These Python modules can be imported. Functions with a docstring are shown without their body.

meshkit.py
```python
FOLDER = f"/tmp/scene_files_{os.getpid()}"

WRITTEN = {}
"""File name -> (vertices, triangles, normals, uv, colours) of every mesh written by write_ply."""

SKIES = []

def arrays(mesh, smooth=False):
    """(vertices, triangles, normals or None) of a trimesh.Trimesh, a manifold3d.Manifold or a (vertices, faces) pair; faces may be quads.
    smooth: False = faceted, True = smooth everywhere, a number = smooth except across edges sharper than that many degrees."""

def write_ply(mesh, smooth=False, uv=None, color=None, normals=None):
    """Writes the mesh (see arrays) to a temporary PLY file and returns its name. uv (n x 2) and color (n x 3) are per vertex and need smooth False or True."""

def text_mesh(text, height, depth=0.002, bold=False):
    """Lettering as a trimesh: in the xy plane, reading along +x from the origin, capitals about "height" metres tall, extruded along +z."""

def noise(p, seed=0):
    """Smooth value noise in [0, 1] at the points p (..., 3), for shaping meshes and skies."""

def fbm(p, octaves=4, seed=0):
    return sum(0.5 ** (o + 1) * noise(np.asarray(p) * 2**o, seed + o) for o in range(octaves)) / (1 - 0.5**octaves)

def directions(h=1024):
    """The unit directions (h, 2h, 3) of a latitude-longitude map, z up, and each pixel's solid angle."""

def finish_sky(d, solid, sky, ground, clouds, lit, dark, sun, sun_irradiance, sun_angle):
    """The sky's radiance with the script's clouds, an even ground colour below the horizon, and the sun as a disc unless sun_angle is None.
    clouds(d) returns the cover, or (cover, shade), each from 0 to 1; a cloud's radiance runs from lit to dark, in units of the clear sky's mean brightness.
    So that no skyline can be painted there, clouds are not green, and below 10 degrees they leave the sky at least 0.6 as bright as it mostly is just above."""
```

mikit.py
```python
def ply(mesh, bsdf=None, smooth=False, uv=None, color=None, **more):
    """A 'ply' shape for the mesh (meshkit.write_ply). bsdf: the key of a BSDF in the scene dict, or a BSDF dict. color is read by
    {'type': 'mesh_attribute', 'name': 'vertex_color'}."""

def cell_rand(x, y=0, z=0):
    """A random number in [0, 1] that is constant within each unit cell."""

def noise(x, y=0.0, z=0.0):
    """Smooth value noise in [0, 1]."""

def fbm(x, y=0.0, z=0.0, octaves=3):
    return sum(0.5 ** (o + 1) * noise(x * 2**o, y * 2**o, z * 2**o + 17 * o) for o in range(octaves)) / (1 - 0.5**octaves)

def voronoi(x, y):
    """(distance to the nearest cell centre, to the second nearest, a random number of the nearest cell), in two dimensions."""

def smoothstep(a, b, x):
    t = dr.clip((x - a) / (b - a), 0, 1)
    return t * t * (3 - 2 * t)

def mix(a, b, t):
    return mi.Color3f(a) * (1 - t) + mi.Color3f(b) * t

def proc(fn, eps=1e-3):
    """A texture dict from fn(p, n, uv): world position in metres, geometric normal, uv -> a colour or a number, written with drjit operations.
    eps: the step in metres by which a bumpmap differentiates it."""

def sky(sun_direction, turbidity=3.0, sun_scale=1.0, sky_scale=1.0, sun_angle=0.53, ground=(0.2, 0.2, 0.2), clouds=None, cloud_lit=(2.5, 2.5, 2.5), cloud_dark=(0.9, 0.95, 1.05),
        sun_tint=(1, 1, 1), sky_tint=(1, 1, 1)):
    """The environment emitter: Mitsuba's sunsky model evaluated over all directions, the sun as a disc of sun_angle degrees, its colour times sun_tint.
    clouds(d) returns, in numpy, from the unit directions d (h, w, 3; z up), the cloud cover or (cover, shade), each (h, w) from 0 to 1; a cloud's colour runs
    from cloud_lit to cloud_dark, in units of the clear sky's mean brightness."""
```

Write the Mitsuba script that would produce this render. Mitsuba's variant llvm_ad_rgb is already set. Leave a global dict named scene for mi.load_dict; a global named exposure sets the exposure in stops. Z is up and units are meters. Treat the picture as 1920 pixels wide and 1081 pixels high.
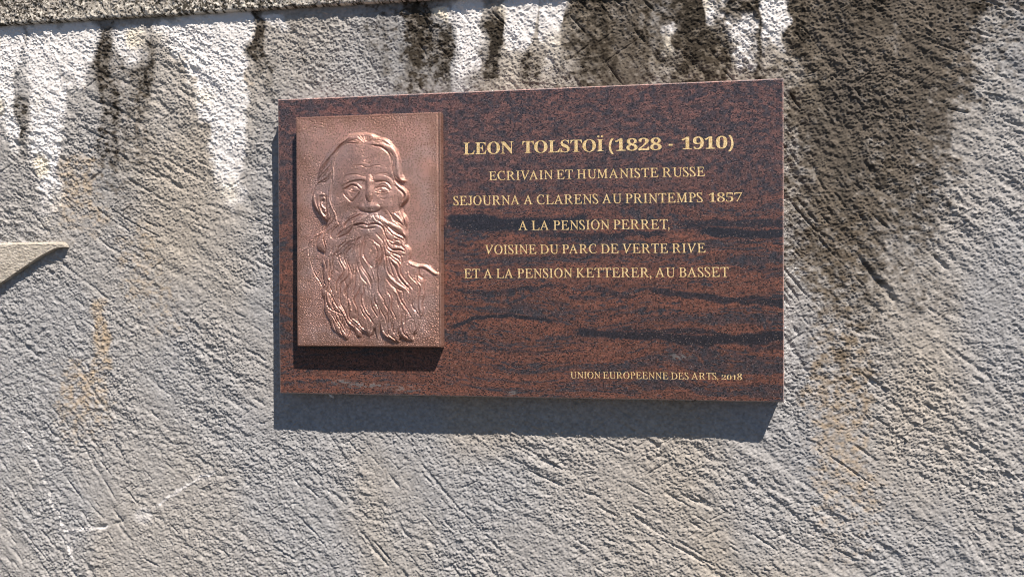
import math, numpy as np, trimesh, drjit as dr, mitsuba as mi, mikit, meshkit
import manifold3d as m3
from scipy import ndimage
from scipy.spatial import cKDTree
from shapely.geometry import Polygon
import shapely

T = mi.ScalarTransform4f
scene, labels = {}, {}

# ------------------------------------------------------------------ camera, sky, exposure
EYE, FORWARD, UP = [0.1646, -1.21755, 0.18134], [-0.14655, 0.98917, -0.00816], [0.00326, 0.00873, 0.99996]
scene['camera'] = {'type': 'perspective', 'fov': 67.7492, 'fov_axis': 'x', 'near_clip': 0.05, 'far_clip': 100.0,
                   'to_world': T().look_at(origin=EYE, target=[a + b for a, b in zip(EYE, FORWARD)], up=UP)}
scene['sky'] = mikit.sky((0.84, -1.0, 2.03), turbidity=3.0, sky_scale=0.45, ground=(0.07, 0.065, 0.06), sun_tint=(1.0, 1.05, 1.19))
exposure = 2.25

SLAB_Y, WALL_Y = -0.030, 0.003          # front of the granite, mean face of the wall (the camera looks along +y)
W, H = 0.80, 0.4836                     # the slab
WHITE = [[-0.9281,0.6373,-0.9273,0.4134,0.0336,0.0185,1.0],[-0.8539,0.6305,-0.8533,0.2882,0.042,0.0252,1.15],[-0.7829,0.6268,-0.7944,0.5223,0.042,0.0218,1.0],[-0.6907,0.6247,-0.666,0.5541,0.042,0.0235,0.55],[-0.536,0.6257,-0.4946,0.31,0.063,0.0286,1.15],[-0.6002,0.6291,-0.5859,0.5596,0.0378,0.0252,0.7],[-0.492,0.6278,-0.5057,0.3831,0.0319,0.0218,1.0],[-0.6002,0.6245,-0.5809,0.5594,0.0378,0.0252,0.85],[-0.0825,0.6298,-0.0832,0.4913,0.0252,0.021,1.0],[-0.1216,0.6285,-0.111,0.6028,0.0218,0.0101,0.8],[0.0015,0.6301,0.0072,0.5493,0.0319,0.0168,1.0],[0.0591,0.625,0.0543,0.5087,0.0252,0.0118,0.75],[0.2997,0.626,0.3116,0.5594,0.0185,0.0101,0.6],[0.3437,0.5824,0.3514,0.4834,0.0319,0.0185,0.45],[0.2305,0.5802,0.2353,0.5258,0.0134,0.0084,0.5],[0.4054,0.6279,0.3959,0.5273,0.0286,0.0185,1.05],[-0.4245,0.6331,-0.4009,0.6013,0.0252,0.0118,0.65],[-0.6313,0.4972,-0.6224,0.3677,0.0252,0.0252,0.15]]
DARK = [[-0.7366,0.6244,-0.734,0.3612,0.0202,0.0302,0.85],[-0.6485,0.5902,-0.662,0.4428,0.0218,0.0269,0.6],[-0.4513,0.6382,-0.4445,0.526,0.0168,0.0134,0.8],[-0.9103,0.5081,-0.903,0.3937,0.0218,0.0185,0.55],[-0.5515,0.5306,-0.5378,0.4022,0.0218,0.0185,0.4],[-0.4299,0.5524,-0.4352,0.4805,0.0134,0.0118,0.5],[-0.2463,0.6497,-0.2244,0.4945,0.0504,0.0504,0.4],[-0.1646,0.6362,-0.1565,0.4742,0.0403,0.0437,0.95],[-0.1236,0.5947,-0.1206,0.4816,0.0185,0.0151,0.9],[-0.0317,0.5985,-0.0375,0.4895,0.0202,0.0185,1.0],[0.0305,0.5482,0.0285,0.4868,0.0185,0.0185,0.6],[0.1144,0.6539,0.122,0.4424,0.0378,0.042,0.7],[0.2101,0.648,0.2178,0.4389,0.0504,0.0504,0.55],[0.2876,0.6433,0.2911,0.4197,0.0546,0.0546,0.85],[0.3438,0.6398,0.3513,0.4176,0.0336,0.042,0.7],[0.3692,0.6383,0.3634,0.487,0.0185,0.0218,0.9],[0.4461,0.6497,0.442,0.4877,0.0252,0.0252,0.55],[0.523,0.6448,0.5152,0.5087,0.0588,0.042,0.4],[0.4162,0.4807,0.4156,0.0884,0.0151,0.0101,0.4],[0.687,0.6187,0.6798,0.5483,0.0336,0.0185,0.5],[0.5456,0.3629,0.5531,0.2663,0.0252,0.0218,0.35]]
BROWN = [[0.5001,0.6704,0.4918,-0.0086,0.1176,0.084,1.15],[0.5984,0.6639,0.5606,0.1055,0.1092,0.0756,1.1],[0.6577,0.6442,0.6356,0.3365,0.0504,0.042,0.7],[0.7306,0.6551,0.7163,0.4366,0.0504,0.042,0.5],[0.4536,0.4466,0.4531,0.0397,0.042,0.0336,0.6],[0.148,0.6771,0.1551,0.2894,0.0924,0.0924,1.05],[0.2715,0.6691,0.2705,0.2874,0.0924,0.0924,0.95],[0.3676,0.6465,0.3671,0.3678,0.0336,0.0336,0.7],[-0.6964,0.5554,-0.7097,0.23,0.063,0.0672,0.42],[-0.1734,0.6629,-0.1661,0.3564,0.0588,0.0588,0.55],[-0.377,0.6216,-0.3787,0.3886,0.0756,0.0672,0.22],[-0.0316,0.62,-0.0325,0.4221,0.042,0.042,0.5]]
RUST = [[-0.856,0.6306,-0.8537,0.5531,0.0084,0.0059,1.0],[-0.8444,0.5319,-0.8343,0.4976,0.0151,0.0101,0.9],[-0.7485,0.1413,-0.7458,-0.0042,0.0252,0.0252,0.75],[-0.7889,0.0328,-0.7905,-0.1278,0.0672,0.0588,0.5],[0.488,0.0889,0.507,-0.2847,0.0546,0.063,0.55],[-0.4753,0.5364,-0.4639,0.5087,0.0134,0.0084,0.5],[-0.806,0.4005,-0.7868,0.2402,0.0756,0.0672,0.5],[-0.6838,0.2763,-0.6053,0.0443,0.0504,0.0588,0.35],[0.4766,0.2837,0.484,-0.025,0.0588,0.0504,0.4],[-0.2511,-0.1119,-0.1967,-0.2342,0.1008,0.0756,0.15],[-0.893,0.6307,-0.8912,0.6022,0.0118,0.0067,0.5],[-0.7939,0.5692,-0.7843,0.4938,0.0101,0.0067,0.5]]
CRACKS = [[[-0.8882,-0.1078],[-0.8696,-0.1502],[-0.85,-0.2038],[-0.8314,-0.2336],[-0.8212,-0.2607],[-0.813,-0.2869],[-0.802,-0.3291],[-0.7929,-0.3647]],[[-0.8169,-0.2567],[-0.7866,-0.2516],[-0.7575,-0.2485],[-0.7358,-0.2457]],[[-0.6396,-0.2015],[-0.5942,-0.1711],[-0.5582,-0.1514],[-0.5374,-0.1415]],[[-0.9166,-0.0644],[-0.8882,-0.1078]]]
PATCH, HOLES = [-0.6691,-0.2232], [[-0.7172,-0.2374],[-0.7471,-0.2461]]
COPING_Z = 0.6427
BANDS = [[[[-0.1314,0.2745],[-0.0621,0.2734],[0.0229,0.2738],[0.0731,0.2747],[0.1226,0.2763]],0.01328,1],[[[0.0144,0.2589],[0.1061,0.2543],[0.1877,0.2524],[0.2438,0.2557]],0.00498,0.8],[[[0.2319,0.2713],[0.307,0.2669],[0.4456,0.2663]],0.00664,0.8],[[[0.2597,0.2587],[0.3304,0.2512],[0.4455,0.2529]],0.00747,1],[[[-0.1279,0.1093],[-0.0801,0.1214],[-0.0115,0.13],[0.0724,0.1193]],0.00415,1],[[[0.0724,0.1068],[0.1466,0.099],[0.2274,0.097],[0.2909,0.0901],[0.4454,0.1062]],0.0083,1],[[[0.1384,0.1105],[0.2672,0.1045],[0.3301,0.0968]],0.00332,0.8],[[[-0.125,0.1672],[-0.0369,0.1636],[0.0727,0.18]],0.00332,0.8],[[[0.1874,0.1762],[0.2911,0.1588],[0.4454,0.1419]],0.00664,0.85],[[[0.0975,0.1675],[0.1954,0.1549]],0.00415,0.7],[[[-0.4017,0.2919],[-0.3831,0.296],[-0.3646,0.2922]],0.01328,0.8],[[[-0.4014,0.3402],[-0.3828,0.338],[-0.3643,0.3411]],0.00747,0.8],[[[-0.0889,0.0789],[0.022,0.0715],[0.1137,0.0764]],0.00332,0.6],[[[0.3225,0.199],[0.4455,0.1934]],0.00498,0.6],[[[-0.1228,0.2446],[-0.0622,0.2414]],0.00332,0.7],[[[0.0227,0.222],[0.1876,0.2221]],0.00332,0.5],[[[-0.4021,0.2348],[-0.365,0.2379]],0.00664,0.6],[[[-0.4027,0.1557],[-0.3656,0.1591]],0.00415,0.6],[[[0.3301,0.0807],[0.4454,0.0911]],0.00581,0.7]]
PX0, PX1, PZ0, PZ1 = -0.35986, -0.12041, 0.07937, 0.44852                  # the copper panel
LIME = [[-0.2481,0.0154,0.05],[-0.0121,0.0072,0.008],[-0.1856,0.0112,0.03],[0.2473,0.067,0.02],[-0.2933,0.0199,0.02]]

# ------------------------------------------------------------------ materials
noise, fbm, smoothstep, mix, cell_rand = mikit.noise, mikit.fbm, mikit.smoothstep, mikit.mix, mikit.cell_rand


def streaks(x, z, spec, wob, soft=(0.45, 1.25)):
    """The strongest of the run-off streaks at a point of the wall."""
    out = mi.Float(0)
    for k, (x0, z0, x1, z1, h0, h1, s) in enumerate(spec):
        t = (z0 - z) / (z0 - z1)
        tc = dr.clip(t, 0, 1)
        half = h0 + (h1 - h0) * tc
        d = dr.abs(x + wob - (x0 + (x1 - x0) * tc)) / half
        v = (1 - smoothstep(*soft, d)) * (1 - smoothstep(0.35, 1.25, t)) * smoothstep(-0.25, 0.05, t)
        out = dr.maximum(out, v * s)
    return out


def plaster_colour(p, n, uv):
    x, z = p.x, p.z
    wob = (noise(x * 14, z * 14, 3.0) - 0.5) * 0.03 + (noise(x * 55, z * 45, 9.0) - 0.5) * 0.018
    g = fbm(x * 260, z * 260, 1.0, 2)
    sp = fbm(x * 120 + 7, z * 150, 5.0, 3)
    blot = fbm(x * 26, z * 20, 14.0, 3) * 0.55 + 0.45 * fbm(x * 75 + wob * 20, z * 5, 16.0, 3)
    c = mix((0.368, 0.378, 0.390), (0.41, 0.385, 0.345), smoothstep(0.38, 0.8, fbm(x * 5 + 3, z * 3.2, 2.0, 3)))
    c = mix(c, (0.40, 0.395, 0.385), 0.6 * smoothstep(0.45, 0.75, noise(x * 7 + z * 5 + 11, z * 3 - x * 2, 8.0)))
    c = c * (0.74 + 0.52 * g)
    r = streaks(x, z, RUST, wob)
    c = mix(c, (0.47, 0.36, 0.23), dr.clip(smoothstep(0.15, 1.0, r + (sp - 0.5) * 0.9 * smoothstep(0.0, 0.25, r)) * 0.75, 0, 1))
    m = streaks(x, z, BROWN, wob * 2.2, (0.1, 1.55))
    m = smoothstep(0.0, 1.0, m + ((blot - 0.5) * 0.5 + (sp - 0.5) * 1.2) * smoothstep(0.0, 0.35, m))
    c = mix(c, mix((0.066, 0.055, 0.042), (0.112, 0.094, 0.072), noise(x * 30, z * 30, 24.0)) * (0.55 + 0.9 * g), 0.88 * m)
    k = streaks(x, z, DARK, wob)
    k = dr.clip(k, 0, 1.1)
    wash = smoothstep(0.0, 1.1, k + (blot - 0.5) * 0.9 * smoothstep(0.0, 0.3, k))
    c = mix(c, mix((0.105, 0.092, 0.074), (0.16, 0.14, 0.11), noise(x * 30, z * 30, 4.0)) * (0.6 + 0.8 * g), 0.85 * wash)
    spot = smoothstep(0.42, 0.60, sp * 0.6 + g * 0.25 + 0.28 * k - 0.11 + (blot - 0.5) * 0.35) * smoothstep(0.1, 0.5, k)
    c = mix(c, mix((0.028, 0.025, 0.021), (0.055, 0.046, 0.035), noise(x * 40, z * 40, 19.0)), 0.9 * spot)
    w = streaks(x, z, WHITE, wob)
    w = smoothstep(0.05, 0.75, w + ((sp - 0.5) * 0.8 + (blot - 0.5) * 1.3) * smoothstep(0.02, 0.3, w))
    c = mix(c, mix((0.82, 0.82, 0.82), (0.80, 0.75, 0.63), smoothstep(0.62, 0.85, noise(x * 22, z * 18, 6.0))), 0.95 * w)
    d = mi.Float(9)
    xw, zw = x + (noise(x * 130, z * 130, 12.0) - 0.5) * 0.006, z + (noise(x * 130, z * 130, 13.0) - 0.5) * 0.006
    for line in CRACKS:
        for (ax, az), (bx, bz) in zip(line[:-1], line[1:]):
            ux, uz = bx - ax, bz - az
            t = dr.clip(((xw - ax) * ux + (zw - az) * uz) / (ux * ux + uz * uz), 0, 1)
            d = dr.minimum(d, dr.sqrt(dr.square(xw - ax - t * ux) + dr.square(zw - az - t * uz)))
    line = (1 - smoothstep(0.0013, 0.0042, d)) * smoothstep(0.0, 0.40, noise(x * 60, z * 60, 15.0)) * 0.9
    pd = dr.sqrt(dr.square(xw - PATCH[0]) + 1.6 * dr.square(zw - PATCH[1]))
    line = dr.maximum(line, (1 - smoothstep(0.012, 0.023, pd)) * 0.6)
    return mix(c, (0.68, 0.68, 0.68), line)


def coping_colour(p, n, uv):
    x, z = p.x, p.z
    g = fbm(x * 380, z * 420, 31.0, 3)
    c = mix((0.07, 0.065, 0.055), (0.42, 0.40, 0.36), smoothstep(0.40, 0.62, g + (noise(x * 9, z * 30, 3.0) - 0.5) * 0.35))
    return mix(c, (0.66, 0.64, 0.58), smoothstep(0.60, 0.72, fbm(x * 240, z * 300, 37.0, 3) + 0.10 * smoothstep(0.03, 0.0, z - COPING_Z)))


def granite_colour(p, n, uv):
    x, z = p.x, p.z
    zw = z + (noise(x * 9, z * 22, 2.0) - 0.5) * 0.034 + (noise(x * 32, z * 70, 5.0) - 0.5) * 0.006
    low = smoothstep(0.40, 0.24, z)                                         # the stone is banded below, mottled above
    fine = fbm(x * 210, zw * 420, 3.0, 3)
    mott = fbm(x * 120, z * 170, 7.0, 4)
    flow = fbm(x * 7, zw * 95, 11.0, 4)
    flow2 = fbm(x * 45, zw * 480, 17.0, 3)
    b = mi.Float(0)
    zb = z + (noise(x * 16, z * 35, 21.0) - 0.5) * 0.010 + (noise(x * 70, z * 120, 22.0) - 0.5) * 0.005
    for pts, half, s in BANDS:
        for (ax, az), (bx, bz) in zip(pts[:-1], pts[1:]):
            t = dr.clip((x - ax) / (bx - ax), 0, 1)
            inside = smoothstep(pts[0][0] - 0.002, pts[0][0] + 0.03, x) * (1 - smoothstep(pts[-1][0] - 0.03, pts[-1][0] + 0.002, x))
            here = dr.select((x >= ax) & (x <= bx), 1.0, 0.0)
            b = dr.maximum(b, s * here * inside * (1 - smoothstep(0.5, 1.35, dr.abs(zb - (az + (bz - az) * t)) / half)))
    dark = dr.clip(0.8 * smoothstep(0.38, 0.72, mott + (fine - 0.5) * 0.9) * (1 - 0.75 * low) + low * smoothstep(0.46, 0.66, flow + (flow2 - 0.5) * 0.75 + (fine - 0.5) * 0.5) * 0.75, 0, 1)
    dark = dr.maximum(dark, 0.95 * smoothstep(0.08, 0.95, b + (fine - 0.5) * 0.8))
    red = mix(mix((0.105, 0.068, 0.068), (0.118, 0.061, 0.051), low), mix((0.200, 0.105, 0.094), (0.228, 0.095, 0.068), low), smoothstep(0.35, 0.65, flow2 * 0.5 + fine * 0.5))  # greyer red higher up: the sky's reflected veil is put into the colour
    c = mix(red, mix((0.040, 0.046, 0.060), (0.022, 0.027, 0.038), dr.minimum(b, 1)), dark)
    s1 = cell_rand(dr.floor(x * 800), dr.floor(z * 900), 3)
    s2 = cell_rand(dr.floor(x * 460 + 0.3), dr.floor(z * 620 + 0.7), 5)
    c = c * (0.62 + 0.76 * s1)
    c = mix(c, (0.016, 0.017, 0.022), smoothstep(0.74, 0.80, s2) * 0.75)
    c = mix(c, (0.26, 0.20, 0.18), smoothstep(0.975, 0.985, s1) * 0.6)
    lime = mi.Float(0)
    for lx, lz, lw in LIME:
        lime = dr.maximum(lime, (1 - smoothstep(0.3, 1.2, dr.sqrt(dr.square((x - lx) / lw) + dr.square((z - lz) / 0.006)))) * smoothstep(0.48, 0.6, fine))
    c = mix(c, (0.30, 0.29, 0.29), 0.38 * lime)
    sawn = smoothstep(-0.97, -0.85, n.y)                                     # unpolished edges are paler
    return mix(c, c * 1.6 + mi.Color3f(0.16, 0.13, 0.12), sawn)


def stone_colour(p, n, uv):
    v = fbm(p.x * 60, p.z * 130, p.y * 60, 4)
    c = mix((0.45, 0.42, 0.365), (0.58, 0.545, 0.48), smoothstep(0.3, 0.7, v)) * (0.85 + 0.3 * noise(p.x * 500, p.z * 500))
    return mix(c, (0.24, 0.20, 0.15), 0.5 * smoothstep(0.66, 0.78, fbm(p.x * 150, p.z * 90, 3.0, 3)))


def copper_colour(p, n, uv):
    x, z = p.x, p.z
    d, _, rnd = mikit.voronoi(x * 420 + (noise(x * 90, z * 90) - 0.5) * 2, z * 400)
    speck = (1 - smoothstep(0.15, 0.50, d)) * smoothstep(0.35, 0.6, rnd + (fbm(x * 28, z * 28, 6.0, 2) - 0.5) * 1.1)
    c = mix(mix((0.63, 0.385, 0.325), (0.58, 0.40, 0.36), smoothstep(0.35, 0.7, fbm(x * 22, z * 22, 3.0, 3))), (0.48, 0.29, 0.225), 0.4 * smoothstep(0.55, 0.75, fbm(x * 70, z * 70, 8.0, 3)))
    rim = dr.minimum(dr.minimum(x - PX0, PX1 - x), dr.minimum(z - PZ0, PZ1 - z))
    c = mix(c, (0.36, 0.19, 0.135), 0.65 * smoothstep(0.030, 0.0, rim + (fbm(x * 45, z * 45, 9.0, 3) - 0.5) * 0.03))       # darker brown creeping in from the edges
    return mix(c, (0.20, 0.095, 0.065), 0.75 * speck)                        # dark freckles all over the sheet, standing in for dark punch dots


def copper_rough(p, n, uv):
    return 0.43 + 0.10 * fbm(p.x * 60, p.z * 60, 5.0, 3)


def gold_colour(p, n, uv):
    return mix((0.62, 0.44, 0.19), (0.95, 0.77, 0.44), smoothstep(0.25, 0.75, fbm(p.x * 900, p.z * 900, 3.0, 2)))


def two(d):
    return {'type': 'twosided', 'bsdf': d}


scene['plaster'] = two({'type': 'diffuse', 'reflectance': mikit.proc(plaster_colour)})
scene['coping_plaster'] = two({'type': 'diffuse', 'reflectance': mikit.proc(coping_colour)})
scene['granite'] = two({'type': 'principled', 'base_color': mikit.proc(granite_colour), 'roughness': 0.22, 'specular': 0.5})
scene['pale_stone'] = two({'type': 'bumpmap', 'arbitrary': mikit.proc(lambda p, n, uv: fbm(p.x * 300, p.z * 420, p.y * 300, 3), eps=0.0008), 'scale': 0.0022,
                           'bsdf': {'type': 'diffuse', 'reflectance': mikit.proc(stone_colour)}})
scene['copper'] = two({'type': 'principled', 'base_color': mikit.proc(copper_colour), 'metallic': 0.74, 'roughness': mikit.proc(copper_rough), 'specular': 0.5})
scene['gold_leaf'] = two({'type': 'principled', 'base_color': mikit.proc(gold_colour), 'metallic': 0.2, 'roughness': 0.5})
scene['white_fibre'] = two({'type': 'diffuse', 'reflectance': {'type': 'rgb', 'value': (0.75, 0.73, 0.68)}})


# ------------------------------------------------------------------ the wall
def field(shape, step, lu, lv, angle, seed):
    """Periodic smooth noise of unit deviation, its grains lu metres long along the direction 'angle' and lv across."""
    r = np.random.default_rng(seed)
    kz, kx = np.meshgrid(np.fft.fftfreq(shape[0], step) * 2 * np.pi, np.fft.rfftfreq(shape[1], step) * 2 * np.pi, indexing='ij')
    c, s = math.cos(angle), math.sin(angle)
    g = np.exp(-0.5 * (((kx * c + kz * s) * lu) ** 2 + ((-kx * s + kz * c) * lv) ** 2))
    a = np.fft.irfft2(np.fft.rfft2(r.standard_normal(shape)) * g, shape)
    return (a - a.mean()) / a.std()


STEP = 0.0012
nx, nz = 1484, 920
X0, Z0 = -0.99, -0.385
shape = (nz, nx)
D1, D2 = math.radians(-47), math.radians(33)
zz, xx = np.mgrid[0:nz, 0:nx]
wx, wz = field(shape, STEP, 0.10, 0.10, 0, 1), field(shape, STEP, 0.10, 0.10, 0, 2)


def warp(a, k):
    return ndimage.map_coordinates(a, [zz + wz * k / STEP, xx + wx * k / STEP], order=1, mode='grid-wrap')


def saw(a):
    return np.tanh(1.4 * a)


rough = np.clip(0.5 + 0.5 * field(shape, STEP, 0.05, 0.03, D1, 3), 0, 1.4)
h = 0.9 * field(shape, STEP, 0.16, 0.09, 0.3, 4)
turn = 1 / (1 + np.exp(-2.2 * field(shape, STEP, 0.12, 0.08, 0.5, 22)))          # where the trowel went flatter


def strokes(lu, lv, seed, da=0.0):
    a, b = field(shape, STEP, lu, lv, D1 + da - 0.13, seed), field(shape, STEP, lu, lv, D1 + da + 0.24, seed + 100)
    return warp(a * (1 - turn) + b * turn, 0.012)


trowel = saw(strokes(0.036, 0.0070, 5)) * 0.60 + saw(strokes(0.018, 0.0026, 6)) * 0.36
h += trowel * (0.5 + 0.7 * np.clip(field(shape, STEP, 0.09, 0.05, D1, 21) + 0.6, 0, 1.5))
h -= 1.5 * np.clip(strokes(0.028, 0.0026, 7) - 1.3, 0, 1.2)                     # gouges along the strokes
h -= 2.4 * np.clip(strokes(0.0095, 0.0021, 27, 0.03) - 1.55, 0, 0.9)
h -= 3.2 * np.clip(strokes(0.018, 0.0015, 17, 0.08) - 1.7, 0, 0.9)
h -= 1.5 * np.clip(warp(field(shape, STEP, 0.014, 0.0016, D2, 8), 0.006) - 1.9, 0, 1.0)
grain = field(shape, STEP, 0.00085, 0.0007, -0.2, 9)
grit = field(shape, STEP, 0.0016, 0.0012, -0.4, 12)
mid = field(shape, STEP, 0.0042, 0.0024, -0.35, 10)
patchy = 0.22 + 0.86 / (1 + np.exp(-2.2 * field(shape, STEP, 0.03, 0.02, D1, 23)))
h += (0.46 + 0.34 * rough) * np.tanh(grain) + (0.12 + 0.95 * patchy) * (np.abs(grit) - 0.8) * 0.75 + (0.12 + 0.40 * rough) * mid
h -= 1.1 * np.clip(field(shape, STEP, 0.0026, 0.0022, 0, 11) - 1.7, 0, 1.5)     # pits
px, pz = X0 + xx * STEP, Z0 + zz * STEP
for hx, hz in HOLES:
    h -= 4.0 * np.exp(-((px - hx) / 0.010 + (pz - hz) / 0.02) ** 2 - ((pz - hz - 0.35 * (px - hx)) / 0.0035) ** 2)
h *= 0.001
ex, ez = X0 + (nx - 1) * STEP, Z0 + (nz - 1) * STEP
gx = np.concatenate([[-4.0, -3.0, -2.4, -2.0], X0 - 0.009 * np.arange(90, 0, -1), X0 + np.arange(nx) * STEP, ex + 0.009 * np.arange(1, 70), [1.6, 2.0, 2.6, 3.4]])
gz = np.concatenate([[-1.35, -1.2, -1.05], Z0 - 0.009 * np.arange(60, 0, -1), Z0 + np.arange(nz) * STEP])
iz, ix = np.rint((gz - Z0) / STEP).astype(int) % nz, np.rint((gx - X0) / STEP).astype(int) % nx
soft = ndimage.gaussian_filter(h, 0.0035 / STEP, mode='wrap') * 1.3              # beyond the finely built part the sheet is coarser both ways
outside = np.maximum(np.clip(np.maximum(X0 - gx, gx - ex) / 0.03, 0, 1)[None, :], np.clip((Z0 - gz) / 0.03, 0, 1)[:, None])
hh = h[np.ix_(iz, ix)] * (1 - outside) + soft[np.ix_(iz, ix)] * outside


def sheet(gx, gz, y):
    n, m = len(gz), len(gx)
    v = np.stack([np.broadcast_to(gx, (n, m)), y, np.broadcast_to(gz[:, None], (n, m))], -1).reshape(-1, 3)
    i = (np.arange(n - 1)[:, None] * m + np.arange(m - 1)).ravel()
    return v, np.vstack([np.stack([i, i + 1, i + m + 1], 1), np.stack([i, i + m + 1, i + m], 1)])


wv, wf = sheet(gx, gz, WALL_Y - hh)
hidden = (np.abs(wv[:, 0]) < W / 2 - 0.02) & (np.abs(wv[:, 2] - H / 2) < H / 2 - 0.02)      # let into the wall behind the slab
wf = wf[~hidden[wf].all(1)]
scene['concrete_wall'] = mikit.ply((wv, wf), 'plaster', smooth=True)
labels['concrete_wall'] = {'label': 'rough grey plastered wall with diagonal trowel marks and white and black run-off stains', 'category': 'wall'}

# the coping band along the top, standing a little proud of the plaster below it
cs = np.concatenate([np.linspace(0, 0.010, 6)[:-1], 0.010 + np.linspace(0, 0.100, 64), [0.13, 0.2, 0.35, 0.6, 1.0, 1.4]])
over = 0.010
cy = np.where(cs < over, -cs, -over)
cz = COPING_Z + np.maximum(cs - over, 0) + 0.0006 * np.minimum(cs, over) / over
n, m = len(cs), len(gx)
hc = (0.7 * np.roll(mid, 211, 1) + 0.9 * np.roll(np.tanh(grain), 97, 1))[np.ix_(np.arange(n) % nz, ix)] * 0.001
edge = 0.0022 * (meshkit.fbm(np.stack([gx * 45, gx * 0, gx * 0], -1), 4) - 0.5)
lip = np.clip(1 - np.abs(cs - over) / 0.012, 0, 1)[:, None]
v = np.stack([np.broadcast_to(gx, (n, m)), WALL_Y + cy[:, None] - hc * np.clip(cs / over, 0, 1)[:, None] + 0.0014 * np.clip(1 - np.abs(cs - over) / 0.002, 0, 1)[:, None], cz[:, None] + edge * lip + 0.5 * np.roll(hc, 51, 1) * lip], -1).reshape(-1, 3)
i = (np.arange(n - 1)[:, None] * m + np.arange(m - 1)).ravel()
scene['concrete_wall__coping'] = mikit.ply((v, np.vstack([np.stack([i, i + 1, i + m + 1], 1), np.stack([i, i + m + 1, i + m], 1)])), 'coping_plaster', smooth=True)
labels['concrete_wall__coping'] = {'label': 'mottled overhanging band along the top of the wall'}

# ------------------------------------------------------------------ the pale stone tip at the left edge
def solid(poly, y_back, y_front):
    """A polygon of the xz plane as a manifold between two depths."""
    cs = m3.CrossSection([np.array(r.coords[:-1]) for r in ([poly.exterior] + list(poly.interiors))], m3.FillRule.EvenOdd)
    return m3.Manifold.extrude(cs, y_back - y_front).rotate((90, 0, 0)).translate((0, y_back, 0))


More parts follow.
